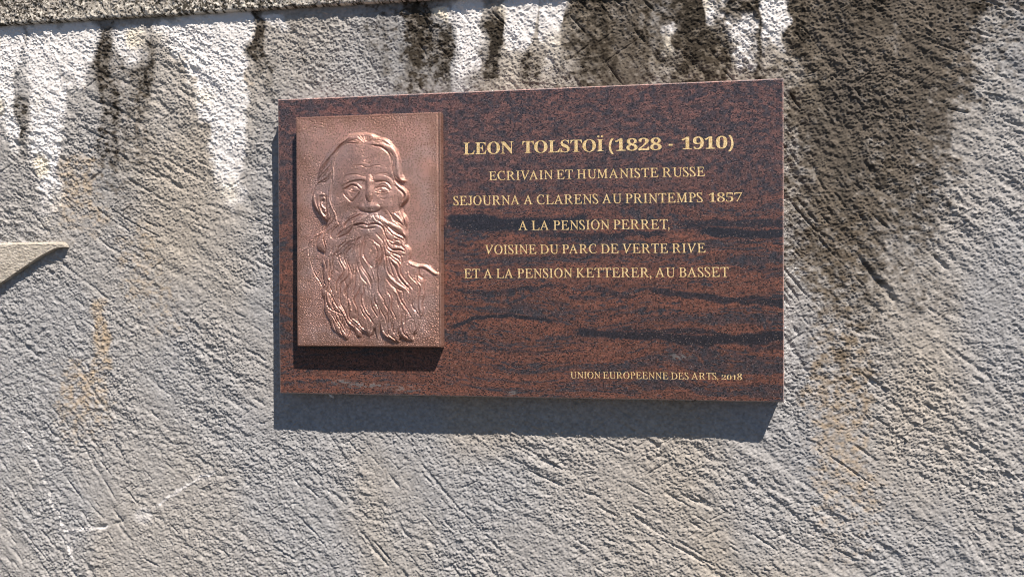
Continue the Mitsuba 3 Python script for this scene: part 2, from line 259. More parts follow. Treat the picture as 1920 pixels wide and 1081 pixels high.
TIP = np.array([[-1.2902,0.2628],[-0.9361,0.2556],[-0.8726,0.2562],[-0.8161,0.256],[-0.8105,0.2503],[-0.8095,0.247],[-0.8225,0.2462],[-0.8298,0.2444],[-0.855,0.2329],[-0.8803,0.2181],[-0.9085,0.2013],[-0.9369,0.1843],[-1.1569,0.0568],[-1.3043,0.0772]])
tip = solid(Polygon(TIP), WALL_Y + 0.002, WALL_Y - 0.010)
top = TIP[:, 1].max()
wedge = m3.Manifold.cube((3, 0.02, 0.02), True).rotate((45, 0, 0)).translate((-0.9, WALL_Y - 0.010, top + 0.0035))
ply = tip - wedge
scene['stone_block'] = mikit.ply(ply, 'pale_stone', smooth=False)
labels['stone_block'] = {'label': 'smooth beige stone block tapering to a point at the left edge of the photo', 'category': 'stone'}

# ------------------------------------------------------------------ the memorial plaque: granite slab with engraved gilded lettering
BOLD = {'L': [[[[0,681],[356,682],[356,650],[307,646],[279,636],[263,617],[256,589],[256,93],[261,68],[273,54],[300,46],[365,46],[395,49],[426,56],[459,67],[497,90],[529,122],[555,161],[586,234],[622,234],[582,-4],[0,-4],[0,30],[40,34],[61,42],[74,53],[83,74],[88,114],[87,589],[82,610],[74,625],[64,635],[48,643],[0,650]]]],
 'E': [[[[0,-4],[0,29],[50,34],[64,40],[75,50],[83,65],[90,94],[88,589],[82,615],[74,628],[62,638],[48,644],[2,650],[2,681],[580,682],[580,473],[549,473],[540,522],[522,564],[494,596],[464,614],[431,626],[400,633],[338,638],[284,634],[269,628],[265,622],[258,592],[259,371],[295,371],[313,374],[329,379],[357,395],[372,412],[388,441],[398,470],[407,517],[440,517],[440,173],[407,173],[402,216],[393,249],[383,272],[365,297],[351,308],[324,319],[290,326],[259,327],[258,91],[261,71],[268,58],[275,52],[290,47],[365,46],[415,52],[441,59],[484,77],[519,102],[542,127],[562,155],[591,217],[627,217],[586,-4]]]],
 'O': [[[[0,303],[0,375],[13,448],[30,493],[46,524],[67,557],[111,606],[140,630],[174,652],[238,680],[307,696],[391,697],[445,689],[504,669],[568,632],[615,589],[659,530],[686,473],[705,401],[708,370],[708,310],[700,252],[679,190],[668,165],[639,119],[588,65],[539,30],[484,3],[453,-7],[405,-17],[344,-21],[270,-12],[204,10],[138,48],[103,79],[83,101],[42,160],[27,192],[13,231]],[[183,289],[191,214],[213,136],[226,108],[244,80],[277,47],[307,31],[330,24],[385,24],[408,31],[428,40],[449,57],[469,80],[480,98],[495,131],[508,176],[517,221],[523,299],[522,404],[510,486],[492,545],[462,598],[437,625],[424,634],[403,646],[375,654],[323,654],[303,649],[279,638],[261,625],[236,597],[211,549],[191,472],[183,394]]]],
 'N': [[[[0,29],[36,32],[64,42],[77,57],[85,84],[87,575],[50,620],[29,641],[0,650],[0,682],[213,682],[555,265],[555,586],[552,605],[542,627],[528,638],[506,644],[467,650],[467,682],[695,682],[695,650],[660,646],[631,635],[623,627],[613,604],[610,584],[608,-21],[576,-21],[569,-14],[140,509],[140,111],[143,79],[151,57],[166,42],[195,32],[228,30],[230,-4],[0,-4]]]],
 'T': [[[[0,682],[603,681],[601,467],[569,470],[563,511],[549,553],[529,585],[509,605],[492,616],[455,633],[407,641],[383,639],[385,89],[390,68],[402,47],[430,34],[478,30],[480,-4],[120,-4],[122,30],[160,32],[187,42],[205,61],[213,88],[215,639],[191,641],[147,633],[110,616],[99,608],[73,582],[53,549],[40,509],[34,469],[0,469]]]],
 'S': [[[[0,239],[37,239],[58,164],[79,118],[111,75],[144,49],[189,31],[221,26],[245,26],[268,29],[293,37],[309,47],[325,62],[345,93],[352,121],[350,152],[337,184],[319,205],[293,224],[129,308],[88,337],[54,369],[34,398],[15,446],[10,485],[13,537],[27,583],[54,628],[88,660],[141,687],[187,697],[244,697],[305,687],[362,671],[389,666],[404,672],[410,681],[414,697],[450,697],[450,471],[418,471],[405,512],[392,542],[355,595],[319,628],[291,644],[270,653],[245,658],[213,658],[189,653],[169,645],[152,633],[138,617],[128,599],[123,579],[123,553],[130,530],[139,513],[161,492],[196,469],[324,409],[374,382],[410,356],[440,326],[456,304],[469,273],[476,246],[480,220],[480,178],[475,144],[466,117],[454,91],[435,64],[408,37],[376,15],[339,-2],[303,-12],[253,-19],[184,-17],[136,-7],[96,8],[62,14],[49,10],[45,5],[33,-21],[2,-21]]]],
 'I': [[[[0,650],[0,682],[351,682],[351,650],[305,644],[282,636],[270,623],[261,601],[260,103],[265,73],[274,55],[284,47],[307,37],[353,30],[355,-4],[0,-4],[0,30],[40,36],[69,49],[83,65],[92,94],[92,594],[85,620],[74,635],[50,644]]]],
 '0': [[[[0,326],[6,436],[13,480],[28,534],[47,576],[66,605],[92,634],[125,658],[161,676],[217,690],[244,694],[330,692],[382,681],[414,668],[439,653],[484,611],[505,582],[520,553],[533,520],[546,470],[557,379],[556,277],[539,182],[512,115],[476,64],[442,33],[425,21],[387,4],[346,-8],[306,-12],[253,-12],[221,-9],[178,0],[138,17],[117,30],[85,57],[68,76],[34,136],[21,174],[9,224]],[[180,321],[190,185],[199,136],[212,100],[227,77],[245,63],[271,55],[303,59],[318,65],[334,79],[343,91],[357,122],[362,145],[375,249],[377,396],[370,494],[355,566],[349,580],[332,605],[321,615],[301,624],[268,626],[247,619],[225,602],[208,575],[195,531],[186,469]]]],
 '1': [[[[0,552],[2,566],[71,585],[131,612],[252,689],[384,689],[386,87],[395,68],[415,55],[531,54],[531,-3],[62,-3],[62,54],[178,55],[196,65],[207,85],[209,582],[181,554],[129,509],[96,492],[80,489],[49,491],[33,497],[10,521]]]],
 '2': [[[[0,100],[187,262],[267,343],[297,383],[315,416],[330,458],[338,502],[336,561],[330,582],[321,599],[301,618],[284,626],[262,631],[245,631],[221,626],[201,617],[177,590],[160,540],[154,465],[111,467],[67,476],[33,494],[17,511],[9,526],[4,555],[6,581],[13,603],[25,621],[57,650],[103,673],[148,686],[210,694],[299,694],[351,687],[406,673],[446,653],[478,627],[492,611],[505,587],[513,561],[514,520],[511,496],[503,472],[484,436],[445,387],[383,326],[121,108],[393,110],[422,121],[444,139],[457,162],[469,203],[543,203],[537,-3],[0,-3]]]],
 '3': [[[[0,92],[2,128],[10,145],[22,158],[54,176],[74,181],[102,183],[102,160],[109,130],[128,100],[146,84],[174,70],[206,62],[251,60],[273,63],[314,78],[340,98],[358,127],[370,171],[370,216],[362,241],[344,270],[310,296],[286,308],[236,319],[127,320],[127,385],[221,385],[258,391],[290,405],[317,432],[336,469],[343,505],[342,553],[334,578],[325,596],[303,618],[281,627],[245,631],[213,623],[191,605],[175,578],[164,532],[162,483],[126,483],[68,494],[42,505],[21,525],[9,552],[9,586],[15,604],[31,627],[57,650],[97,671],[148,686],[212,694],[302,694],[364,686],[415,671],[455,652],[493,619],[514,583],[522,548],[522,523],[514,486],[495,450],[459,415],[420,389],[361,364],[419,350],[470,327],[514,293],[537,262],[544,243],[550,210],[548,162],[537,120],[508,75],[474,44],[459,34],[400,8],[348,-4],[314,-9],[276,-12],[209,-12],[128,-3],[69,17],[37,36],[21,51],[6,74]]]],
 '4': [[[[0,175],[0,238],[4,245],[314,680],[319,684],[481,684],[481,245],[597,243],[597,175],[481,174],[481,101],[490,78],[503,66],[538,55],[587,52],[587,-3],[187,-3],[187,54],[253,55],[288,66],[299,76],[310,106],[309,175]],[[88,243],[310,244],[310,474],[315,556],[314,572],[245,463]]]],
 '5': [[[[0,93],[0,118],[12,146],[27,160],[45,168],[76,175],[96,175],[98,149],[109,116],[122,96],[146,76],[172,65],[200,60],[230,60],[258,65],[293,79],[319,101],[338,131],[349,174],[351,224],[343,265],[323,303],[290,330],[251,344],[215,349],[144,346],[74,331],[22,350],[58,684],[488,684],[494,505],[425,505],[407,558],[396,568],[381,573],[137,573],[135,571],[119,407],[120,405],[143,410],[199,417],[280,417],[342,409],[406,389],[444,370],[476,346],[497,321],[512,295],[526,254],[529,216],[528,178],[518,136],[497,96],[482,76],[433,36],[363,5],[280,-11],[197,-12],[120,-3],[61,18],[42,30],[21,49],[10,66]]]],
 '6': [[[[0,280],[0,349],[4,390],[15,449],[28,493],[51,542],[73,578],[96,605],[130,636],[168,660],[204,676],[251,689],[289,694],[364,694],[421,686],[466,669],[501,645],[516,624],[524,600],[524,574],[512,549],[485,526],[460,516],[422,510],[383,510],[381,550],[373,583],[360,609],[342,626],[322,632],[301,632],[279,627],[253,615],[225,589],[197,544],[177,480],[165,404],[165,390],[207,407],[245,417],[295,421],[368,418],[410,409],[442,396],[469,379],[501,350],[524,316],[539,273],[542,250],[541,175],[531,136],[518,105],[491,67],[459,36],[421,13],[387,0],[342,-9],[308,-12],[257,-12],[217,-8],[174,4],[134,21],[113,34],[81,62],[58,89],[39,120],[13,189]],[[165,267],[173,201],[186,149],[201,115],[217,92],[243,68],[266,59],[297,57],[325,68],[345,87],[358,109],[368,138],[373,174],[373,244],[370,270],[360,300],[344,327],[322,346],[303,354],[288,357],[260,357],[232,350],[200,338],[168,316]]]],
 '7': [[[[0,479],[6,684],[548,684],[546,630],[237,-3],[135,-1],[413,536],[430,573],[122,573],[105,567],[87,548],[81,532],[74,478]]]],
 '8': [[[[4,135],[0,191],[4,212],[11,233],[27,258],[50,281],[78,301],[115,324],[158,345],[111,373],[77,401],[51,432],[32,470],[26,496],[28,550],[41,588],[62,621],[96,650],[140,673],[193,687],[244,694],[328,694],[368,689],[417,676],[457,656],[499,619],[520,585],[531,537],[527,490],[510,452],[480,423],[429,391],[387,370],[455,337],[493,313],[527,282],[552,246],[565,204],[565,154],[552,107],[521,63],[496,42],[464,23],[425,7],[379,-4],[310,-12],[244,-12],[184,-6],[138,5],[103,20],[74,36],[51,54],[29,80],[15,102]],[[158,155],[169,114],[184,90],[208,68],[225,59],[249,51],[292,47],[314,51],[338,59],[355,68],[379,90],[399,130],[403,176],[398,198],[388,215],[361,244],[310,274],[243,302],[225,292],[195,267],[171,233],[160,198]],[[190,524],[195,493],[214,461],[251,432],[306,406],[333,420],[355,439],[371,464],[377,478],[383,505],[383,542],[373,574],[364,591],[346,612],[329,623],[309,631],[284,634],[256,631],[234,621],[218,607],[205,590],[195,568]]]],
 '9': [[[[0,437],[0,484],[6,521],[17,556],[36,592],[62,624],[87,645],[115,663],[144,676],[176,686],[225,694],[293,694],[320,690],[365,679],[397,666],[425,650],[458,624],[484,594],[509,553],[531,491],[542,417],[542,325],[533,253],[511,174],[497,145],[467,97],[424,52],[386,26],[344,7],[290,-8],[246,-12],[190,-12],[139,-6],[99,7],[59,33],[36,69],[32,84],[32,110],[38,127],[48,139],[60,147],[85,156],[94,154],[111,116],[130,92],[148,74],[176,60],[206,54],[249,55],[277,65],[304,84],[325,108],[340,133],[357,176],[371,244],[379,319],[360,302],[326,281],[281,265],[244,260],[199,260],[161,265],[131,273],[85,294],[44,328],[15,373],[8,394]],[[169,445],[178,397],[193,369],[215,348],[236,339],[262,334],[301,337],[336,351],[364,375],[379,398],[377,450],[368,513],[353,559],[338,585],[308,613],[286,623],[254,624],[228,616],[203,596],[186,569],[175,534],[169,493]]]],
 '(': [[[[0,238],[2,339],[14,428],[32,504],[51,558],[70,601],[106,664],[152,727],[268,727],[200,619],[177,571],[151,501],[136,447],[125,386],[116,287],[118,226],[123,177],[133,122],[149,59],[187,-38],[215,-90],[268,-172],[154,-172],[124,-137],[85,-77],[51,-7],[22,83],[8,151]]]],
 ')': [[[[1,727],[116,727],[163,664],[195,608],[223,545],[251,445],[265,358],[268,310],[267,209],[257,131],[241,65],[217,-7],[192,-62],[161,-113],[114,-172],[0,-170],[49,-98],[81,-38],[109,30],[126,82],[139,138],[149,207],[152,262],[149,345],[136,432],[109,526],[70,616]]]],
 '-': [[[[0,319],[217,319],[217,216],[0,216]]]],
 'Ï': [[[[0,682],[351,682],[351,650],[305,644],[282,636],[270,623],[261,601],[260,103],[265,73],[274,55],[284,47],[307,37],[353,30],[355,-4],[0,-4],[0,30],[40,36],[69,49],[83,65],[92,94],[92,594],[85,620],[74,635],[50,644],[0,650]]],[[[126,791],[106,778],[82,773],[59,778],[39,791],[25,811],[20,835],[25,859],[39,879],[59,892],[82,897],[106,892],[126,879],[140,859],[144,835],[140,811]]],[[[316,791],[296,778],[272,773],[249,778],[229,791],[215,811],[210,835],[215,859],[229,879],[249,892],[272,897],[296,892],[316,879],[330,859],[334,835],[330,811]]]]}
REGULAR = {'A': [[[[9,-9],[0,26],[41,32],[67,46],[82,61],[97,88],[352,716],[386,716],[642,77],[658,56],[674,44],[706,32],[748,28],[764,-7],[464,-9],[455,27],[495,29],[511,33],[521,43],[523,57],[512,101],[460,225],[232,226],[226,223],[221,214],[187,130],[172,81],[171,63],[174,53],[188,39],[210,31],[257,27],[263,-9]],[[248,281],[439,281],[343,522]]]],
 'B': [[[[27,-9],[26,28],[73,32],[94,44],[103,61],[108,82],[98,563],[93,620],[82,642],[75,649],[59,656],[5,664],[0,701],[327,699],[406,684],[445,668],[472,652],[510,619],[524,600],[539,572],[554,520],[554,478],[537,437],[513,410],[485,390],[446,373],[480,360],[521,332],[548,304],[575,263],[586,238],[598,199],[601,167],[595,116],[583,89],[555,53],[508,22],[467,6],[421,-4],[371,-9]],[[234,61],[246,49],[264,42],[351,42],[382,49],[408,58],[430,72],[447,89],[458,108],[468,136],[470,162],[467,192],[457,235],[447,257],[434,278],[409,306],[370,328],[331,339],[289,344],[251,344],[233,343],[224,338],[222,332],[225,130],[229,80]],[[223,401],[225,398],[242,394],[320,397],[350,404],[376,413],[409,437],[421,455],[428,473],[432,500],[430,522],[423,552],[403,592],[382,616],[364,628],[344,638],[304,648],[239,648],[228,645],[222,640],[217,622],[216,588]]]],
 'C': [[[[24,232],[7,293],[0,339],[0,392],[11,459],[29,510],[50,551],[73,587],[114,632],[153,662],[198,688],[240,704],[279,712],[306,716],[377,714],[446,700],[502,684],[511,684],[518,687],[529,709],[563,709],[584,486],[546,486],[529,545],[513,577],[489,609],[454,639],[417,656],[380,664],[332,664],[306,660],[274,648],[237,626],[205,597],[183,568],[159,522],[146,486],[136,437],[133,382],[136,337],[142,298],[168,215],[188,174],[206,147],[224,124],[256,93],[302,62],[343,45],[386,37],[428,37],[451,41],[490,52],[536,78],[576,117],[611,166],[649,137],[616,83],[570,33],[541,12],[507,-5],[467,-17],[436,-22],[365,-24],[331,-21],[295,-14],[247,2],[215,15],[174,39],[150,56],[111,92],[77,133],[55,166]]]],
 'D': [[[[22,-9],[24,29],[65,31],[90,41],[98,50],[106,81],[97,563],[92,620],[84,637],[70,650],[56,656],[36,661],[1,663],[0,701],[312,701],[377,692],[434,677],[490,653],[536,626],[580,590],[626,539],[661,481],[684,426],[695,387],[704,341],[706,281],[693,211],[665,147],[631,101],[588,63],[540,34],[481,10],[430,-2],[365,-9]],[[231,68],[236,62],[251,52],[300,42],[357,42],[419,54],[464,73],[503,104],[531,139],[555,191],[567,244],[569,316],[562,375],[541,453],[514,512],[488,552],[457,584],[426,609],[406,620],[356,640],[301,649],[236,648],[226,644],[218,632],[213,576],[223,130],[226,88]]]],
 'E': [[[[27,-9],[26,28],[73,32],[94,43],[100,51],[106,73],[108,100],[98,563],[93,620],[85,637],[73,649],[62,655],[37,661],[5,663],[0,701],[548,701],[565,532],[530,535],[514,583],[493,616],[475,630],[448,641],[379,649],[255,649],[229,645],[220,635],[215,596],[220,396],[313,396],[353,401],[378,408],[391,417],[404,434],[413,458],[415,494],[450,494],[452,476],[452,231],[416,231],[414,255],[402,296],[389,321],[374,333],[352,341],[321,344],[222,343],[228,83],[233,66],[238,59],[247,52],[268,46],[401,44],[464,52],[507,67],[543,90],[575,134],[599,199],[635,199],[617,-9]]]],
 'H': [[[[27,-9],[26,28],[75,32],[92,41],[101,53],[107,79],[98,563],[93,620],[85,637],[73,649],[62,655],[37,661],[5,663],[0,701],[295,701],[297,663],[250,659],[231,649],[223,639],[217,617],[215,573],[218,415],[224,401],[236,396],[522,398],[525,401],[522,586],[514,628],[506,641],[489,653],[460,661],[428,663],[424,699],[719,701],[720,663],[676,661],[664,657],[652,648],[642,628],[639,611],[649,125],[653,72],[661,55],[675,42],[689,36],[744,28],[745,-9],[453,-9],[448,29],[492,31],[517,41],[525,51],[530,70],[532,108],[527,318],[521,335],[505,339],[233,339],[224,337],[222,334],[221,325],[228,77],[232,62],[245,46],[253,40],[271,34],[318,28],[323,-9]]]],
 'I': [[[[26,-9],[25,28],[74,32],[92,41],[99,51],[105,73],[107,105],[97,563],[92,620],[84,637],[70,650],[56,656],[36,661],[1,663],[0,701],[298,701],[300,663],[256,661],[243,657],[231,648],[221,628],[218,611],[227,129],[232,72],[240,55],[254,41],[263,37],[280,32],[321,28],[325,-9]]]],
 'J': [[[[5,66],[0,95],[4,112],[14,127],[34,137],[63,137],[93,124],[112,105],[122,82],[125,38],[130,30],[137,25],[148,23],[154,24],[161,28],[165,36],[168,62],[169,133],[158,556],[154,615],[146,637],[136,647],[110,656],[50,662],[49,699],[353,701],[355,663],[314,661],[299,657],[289,650],[284,643],[278,622],[277,575],[289,171],[285,110],[273,62],[260,34],[240,8],[204,-15],[165,-24],[116,-22],[75,-10],[40,13],[18,38]]]],
 'K': [[[[27,-9],[26,28],[75,32],[92,41],[101,53],[107,79],[98,563],[93,620],[85,637],[73,649],[62,655],[37,661],[5,663],[0,701],[295,701],[293,663],[259,663],[237,657],[226,647],[218,630],[216,583],[220,393],[223,382],[399,565],[442,618],[449,637],[448,645],[444,650],[427,660],[413,663],[383,663],[378,701],[639,701],[640,665],[610,663],[585,653],[543,623],[444,525],[318,393],[610,91],[647,59],[674,42],[700,32],[741,26],[742,-9],[429,-9],[428,27],[475,31],[488,37],[490,49],[482,67],[459,96],[233,331],[222,337],[221,325],[227,91],[234,61],[242,49],[261,37],[289,31],[328,29],[333,-9]]]],
 'L': [[[[27,-9],[22,29],[53,29],[76,34],[94,45],[103,64],[106,80],[96,573],[92,620],[80,643],[70,650],[56,656],[36,661],[1,663],[0,701],[294,701],[291,665],[247,660],[230,649],[224,640],[216,612],[225,142],[230,73],[236,62],[246,53],[261,47],[284,44],[411,44],[462,49],[492,55],[526,70],[553,92],[579,136],[597,197],[603,206],[631,206],[636,191],[627,-9]]]],
 'M': [[[[20,-9],[18,28],[66,32],[85,41],[93,53],[99,76],[97,583],[94,607],[88,631],[82,640],[72,649],[60,655],[34,661],[1,663],[0,701],[204,701],[421,187],[613,701],[818,701],[820,663],[776,661],[751,649],[745,640],[739,616],[737,570],[748,120],[751,75],[763,50],[774,42],[788,36],[843,28],[844,-9],[553,-9],[550,24],[592,30],[614,42],[621,54],[627,78],[628,123],[620,539],[416,-7],[388,-10],[155,542],[159,177],[164,92],[169,72],[182,48],[193,40],[213,32],[257,28],[262,3],[259,-9]]]],
 'N': [[[[27,-9],[26,28],[70,32],[92,43],[101,55],[107,81],[101,589],[95,613],[89,623],[75,639],[59,652],[43,659],[5,663],[0,701],[161,701],[556,188],[549,555],[545,612],[539,634],[528,649],[505,658],[450,663],[445,701],[693,701],[691,663],[652,661],[637,657],[626,650],[615,632],[611,606],[621,-26],[587,-24],[165,527],[164,438],[173,83],[181,56],[190,44],[199,39],[214,34],[268,28],[273,-9]]]],
 'O': [[[[22,219],[6,278],[0,342],[5,411],[19,469],[46,534],[83,591],[125,635],[179,674],[244,704],[291,714],[364,716],[412,709],[464,693],[522,664],[566,632],[610,586],[647,529],[666,488],[680,446],[692,374],[690,289],[671,207],[642,141],[597,74],[541,24],[511,7],[468,-10],[433,-19],[391,-24],[339,-24],[307,-21],[271,-14],[227,0],[194,15],[157,38],[128,60],[99,87],[70,123],[55,147]],[[164,184],[184,139],[199,114],[234,72],[261,51],[278,42],[302,32],[329,26],[385,26],[424,38],[443,49],[472,75],[506,120],[534,182],[552,261],[557,340],[551,417],[530,507],[509,557],[490,588],[475,608],[438,640],[404,658],[374,666],[326,668],[296,661],[277,653],[241,631],[215,605],[189,568],[175,542],[157,493],[144,436],[139,391],[137,340],[140,289],[150,232]]]],
 'P': [[[[27,-9],[26,28],[74,32],[96,44],[103,57],[107,76],[98,563],[94,618],[85,637],[76,647],[59,656],[5,664],[0,701],[336,699],[371,694],[410,684],[439,671],[466,656],[494,633],[518,603],[536,570],[551,525],[556,485],[553,453],[542,423],[521,391],[496,368],[473,354],[421,333],[359,323],[226,323],[221,317],[227,91],[235,59],[242,49],[257,39],[291,31],[334,29],[335,-9]],[[222,378],[227,373],[236,371],[300,371],[332,376],[359,384],[384,397],[409,424],[420,447],[423,466],[424,498],[420,522],[411,555],[394,588],[372,616],[354,630],[326,643],[279,653],[235,651],[225,646],[220,639],[216,595],[220,393]]]],
 'R': [[[[27,-9],[26,28],[73,32],[94,44],[103,61],[108,82],[98,563],[93,620],[82,642],[75,649],[59,656],[5,664],[0,701],[358,699],[400,692],[439,680],[475,663],[513,635],[545,597],[562,562],[572,527],[576,484],[570,454],[560,429],[547,411],[521,386],[489,367],[430,346],[575,138],[615,85],[639,59],[663,40],[687,31],[718,28],[716,-9],[548,-9],[312,330],[222,334],[227,107],[230,81],[236,61],[246,46],[267,34],[287,29],[329,27],[330,-9]],[[222,384],[297,381],[340,386],[361,390],[392,403],[422,427],[431,440],[440,462],[444,492],[442,514],[436,543],[425,569],[410,593],[391,613],[371,627],[347,638],[309,648],[246,649],[230,645],[225,642],[220,633],[216,598]]]],
 'S': [[[[39,-21],[4,225],[38,228],[57,176],[76,138],[91,115],[120,81],[160,50],[190,35],[230,26],[269,26],[287,30],[310,43],[318,50],[335,76],[341,94],[342,116],[337,150],[330,171],[314,198],[296,221],[236,279],[137,356],[90,399],[58,433],[35,464],[16,500],[0,561],[1,601],[10,635],[33,669],[52,686],[84,703],[114,712],[138,716],[213,714],[241,709],[298,691],[312,689],[324,695],[332,712],[366,712],[395,493],[362,493],[348,535],[330,571],[313,598],[293,621],[260,647],[220,663],[202,666],[174,666],[152,661],[134,652],[115,630],[109,609],[109,588],[122,544],[139,517],[156,497],[205,451],[348,335],[381,301],[404,272],[430,223],[449,158],[451,121],[439,70],[419,36],[392,11],[362,-7],[324,-19],[300,-22],[226,-21],[159,-7],[101,11],[90,11],[81,7],[75,-1],[71,-21]]]],
 'T': [[[[3,529],[0,701],[592,701],[614,513],[576,513],[566,557],[547,597],[526,622],[509,633],[486,641],[457,646],[385,648],[374,644],[370,637],[378,125],[382,77],[390,55],[403,41],[411,37],[438,31],[496,29],[497,-9],[167,-9],[162,28],[219,32],[241,43],[252,61],[257,83],[260,130],[251,624],[249,637],[246,641],[226,648],[158,646],[125,641],[96,632],[73,616],[58,595],[47,552],[45,514],[10,516]]]],
 'U': [[[[129,150],[118,195],[113,255],[107,579],[103,621],[95,638],[81,651],[56,659],[4,665],[0,701],[311,701],[315,665],[273,663],[246,652],[235,638],[227,615],[225,545],[232,267],[238,189],[247,155],[256,133],[281,97],[295,84],[317,68],[343,55],[378,46],[410,42],[446,44],[478,50],[507,63],[526,77],[554,113],[564,148],[569,189],[570,258],[564,538],[558,597],[547,630],[532,649],[509,659],[457,665],[453,701],[704,701],[711,664],[678,664],[657,660],[640,648],[632,636],[627,613],[625,533],[634,237],[632,169],[617,96],[598,54],[579,29],[560,13],[528,-5],[480,-19],[435,-24],[381,-24],[317,-14],[284,-3],[244,16],[196,50],[161,90],[144,116]]]],
 'V': [[[[7,663],[0,701],[296,701],[298,664],[260,664],[240,658],[236,655],[229,643],[229,621],[252,535],[361,167],[552,545],[579,608],[582,634],[575,649],[567,655],[548,661],[502,663],[495,701],[728,701],[728,664],[700,660],[685,650],[644,588],[338,-24],[303,-24],[113,608],[101,630],[90,642],[80,650],[51,661]]]],
 '0': [[[[0,326],[6,435],[13,478],[28,531],[47,571],[66,599],[91,627],[123,650],[157,666],[213,680],[239,683],[325,682],[375,671],[406,659],[429,645],[474,605],[494,577],[509,550],[522,517],[536,468],[547,378],[545,278],[528,185],[502,119],[466,70],[433,41],[417,30],[380,13],[339,3],[301,-2],[248,-2],[217,1],[174,10],[135,26],[116,38],[84,64],[68,82],[34,140],[21,177],[9,225]],[[160,320],[169,184],[179,134],[193,95],[210,71],[233,54],[264,45],[302,48],[321,56],[341,72],[351,87],[366,119],[372,144],[385,248],[387,396],[379,495],[364,569],[357,585],[339,612],[325,623],[300,634],[260,636],[234,629],[208,609],[189,579],[175,533],[166,470]]]],
 '1': [[[[0,553],[1,558],[66,576],[128,603],[250,678],[369,678],[371,85],[382,61],[409,45],[520,43],[520,8],[63,8],[63,43],[174,45],[198,58],[213,83],[214,590],[197,594],[164,561],[111,517],[81,502],[68,500],[41,501],[29,506],[9,526]]]],
 '2': [[[[0,96],[188,255],[272,337],[303,378],[323,412],[339,455],[347,502],[345,563],[339,585],[328,605],[304,626],[284,636],[258,641],[238,641],[210,636],[185,625],[157,594],[139,542],[134,476],[103,477],[62,486],[30,502],[16,517],[9,529],[4,556],[6,580],[13,599],[23,615],[54,642],[98,663],[142,675],[204,683],[293,683],[345,677],[399,663],[438,645],[469,620],[481,606],[494,583],[501,559],[503,521],[499,498],[492,475],[473,441],[434,393],[371,333],[92,107],[105,97],[393,99],[428,112],[454,133],[469,158],[479,193],[531,193],[526,8],[0,8]]]],
 '5': [[[[0,95],[0,116],[10,141],[23,151],[38,158],[74,164],[76,147],[88,111],[103,90],[130,67],[160,55],[192,50],[225,50],[256,55],[296,70],[325,95],[346,128],[358,173],[360,224],[352,268],[329,309],[292,339],[248,354],[209,359],[133,356],[64,342],[24,357],[59,674],[476,674],[482,515],[433,515],[417,563],[402,577],[381,584],[123,584],[114,576],[96,405],[104,392],[136,400],[193,406],[274,406],[335,398],[399,380],[436,361],[467,339],[487,316],[502,292],[515,252],[518,216],[516,179],[507,139],[487,101],[472,83],[424,44],[356,15],[273,0],[191,-2],[114,7],[57,27],[39,38],[19,56],[9,70]]]],
 '6': [[[[0,281],[0,348],[4,389],[15,447],[28,489],[51,538],[73,572],[96,598],[129,628],[166,651],[201,666],[248,679],[285,683],[360,683],[416,675],[459,660],[492,638],[506,619],[513,599],[513,576],[502,555],[478,535],[456,526],[419,520],[393,520],[391,551],[383,586],[368,614],[346,635],[320,643],[295,643],[269,637],[239,623],[208,596],[178,547],[156,482],[145,404],[145,385],[156,378],[205,397],[242,406],[290,411],[363,408],[404,399],[435,387],[460,371],[491,344],[513,312],[528,271],[532,249],[530,176],[521,139],[508,110],[482,73],[450,44],[414,23],[381,10],[336,1],[303,-2],[252,-2],[213,3],[171,13],[132,30],[112,42],[80,69],[58,95],[40,124],[13,191]],[[144,266],[152,200],[166,146],[182,111],[200,85],[229,60],[257,48],[295,46],[329,59],[353,81],[367,105],[377,136],[383,173],[383,245],[379,272],[369,304],[351,333],[325,354],[303,364],[285,367],[253,367],[221,360],[186,347],[147,321]]]],
 '7': [[[[0,490],[5,674],[537,674],[535,632],[222,8],[145,9],[422,532],[447,584],[110,584],[87,575],[65,553],[58,535],[51,489]]]],
 '8': [[[[4,137],[0,191],[4,210],[11,229],[25,252],[47,273],[75,293],[113,315],[173,344],[110,382],[76,408],[51,437],[32,473],[27,497],[29,548],[41,584],[61,615],[94,642],[136,663],[188,677],[239,683],[324,683],[362,679],[411,666],[449,648],[489,613],[509,582],[520,536],[516,492],[500,458],[471,431],[421,400],[359,370],[448,328],[485,305],[518,276],[542,242],[555,203],[555,155],[542,111],[512,70],[489,50],[458,32],[419,17],[374,6],[304,-2],[239,-2],[179,4],[134,15],[99,29],[71,44],[49,61],[27,85],[15,106]],[[137,154],[149,110],[166,84],[193,60],[212,49],[240,40],[288,37],[313,40],[341,49],[360,60],[387,84],[410,127],[414,177],[408,201],[397,221],[366,252],[312,283],[236,314],[210,300],[178,273],[151,237],[139,200]],[[169,524],[176,489],[197,454],[238,424],[301,394],[337,411],[362,432],[380,460],[387,476],[393,504],[393,543],[383,577],[372,597],[351,619],[332,632],[308,641],[279,644],[247,641],[220,630],[201,614],[186,594],[175,570]]]],
 ',': [[[[0,-150],[30,-165],[85,-110],[125,-20],[130,50],[100,110],[45,118],[5,80],[10,25],[60,-10],[55,-70]]]]}
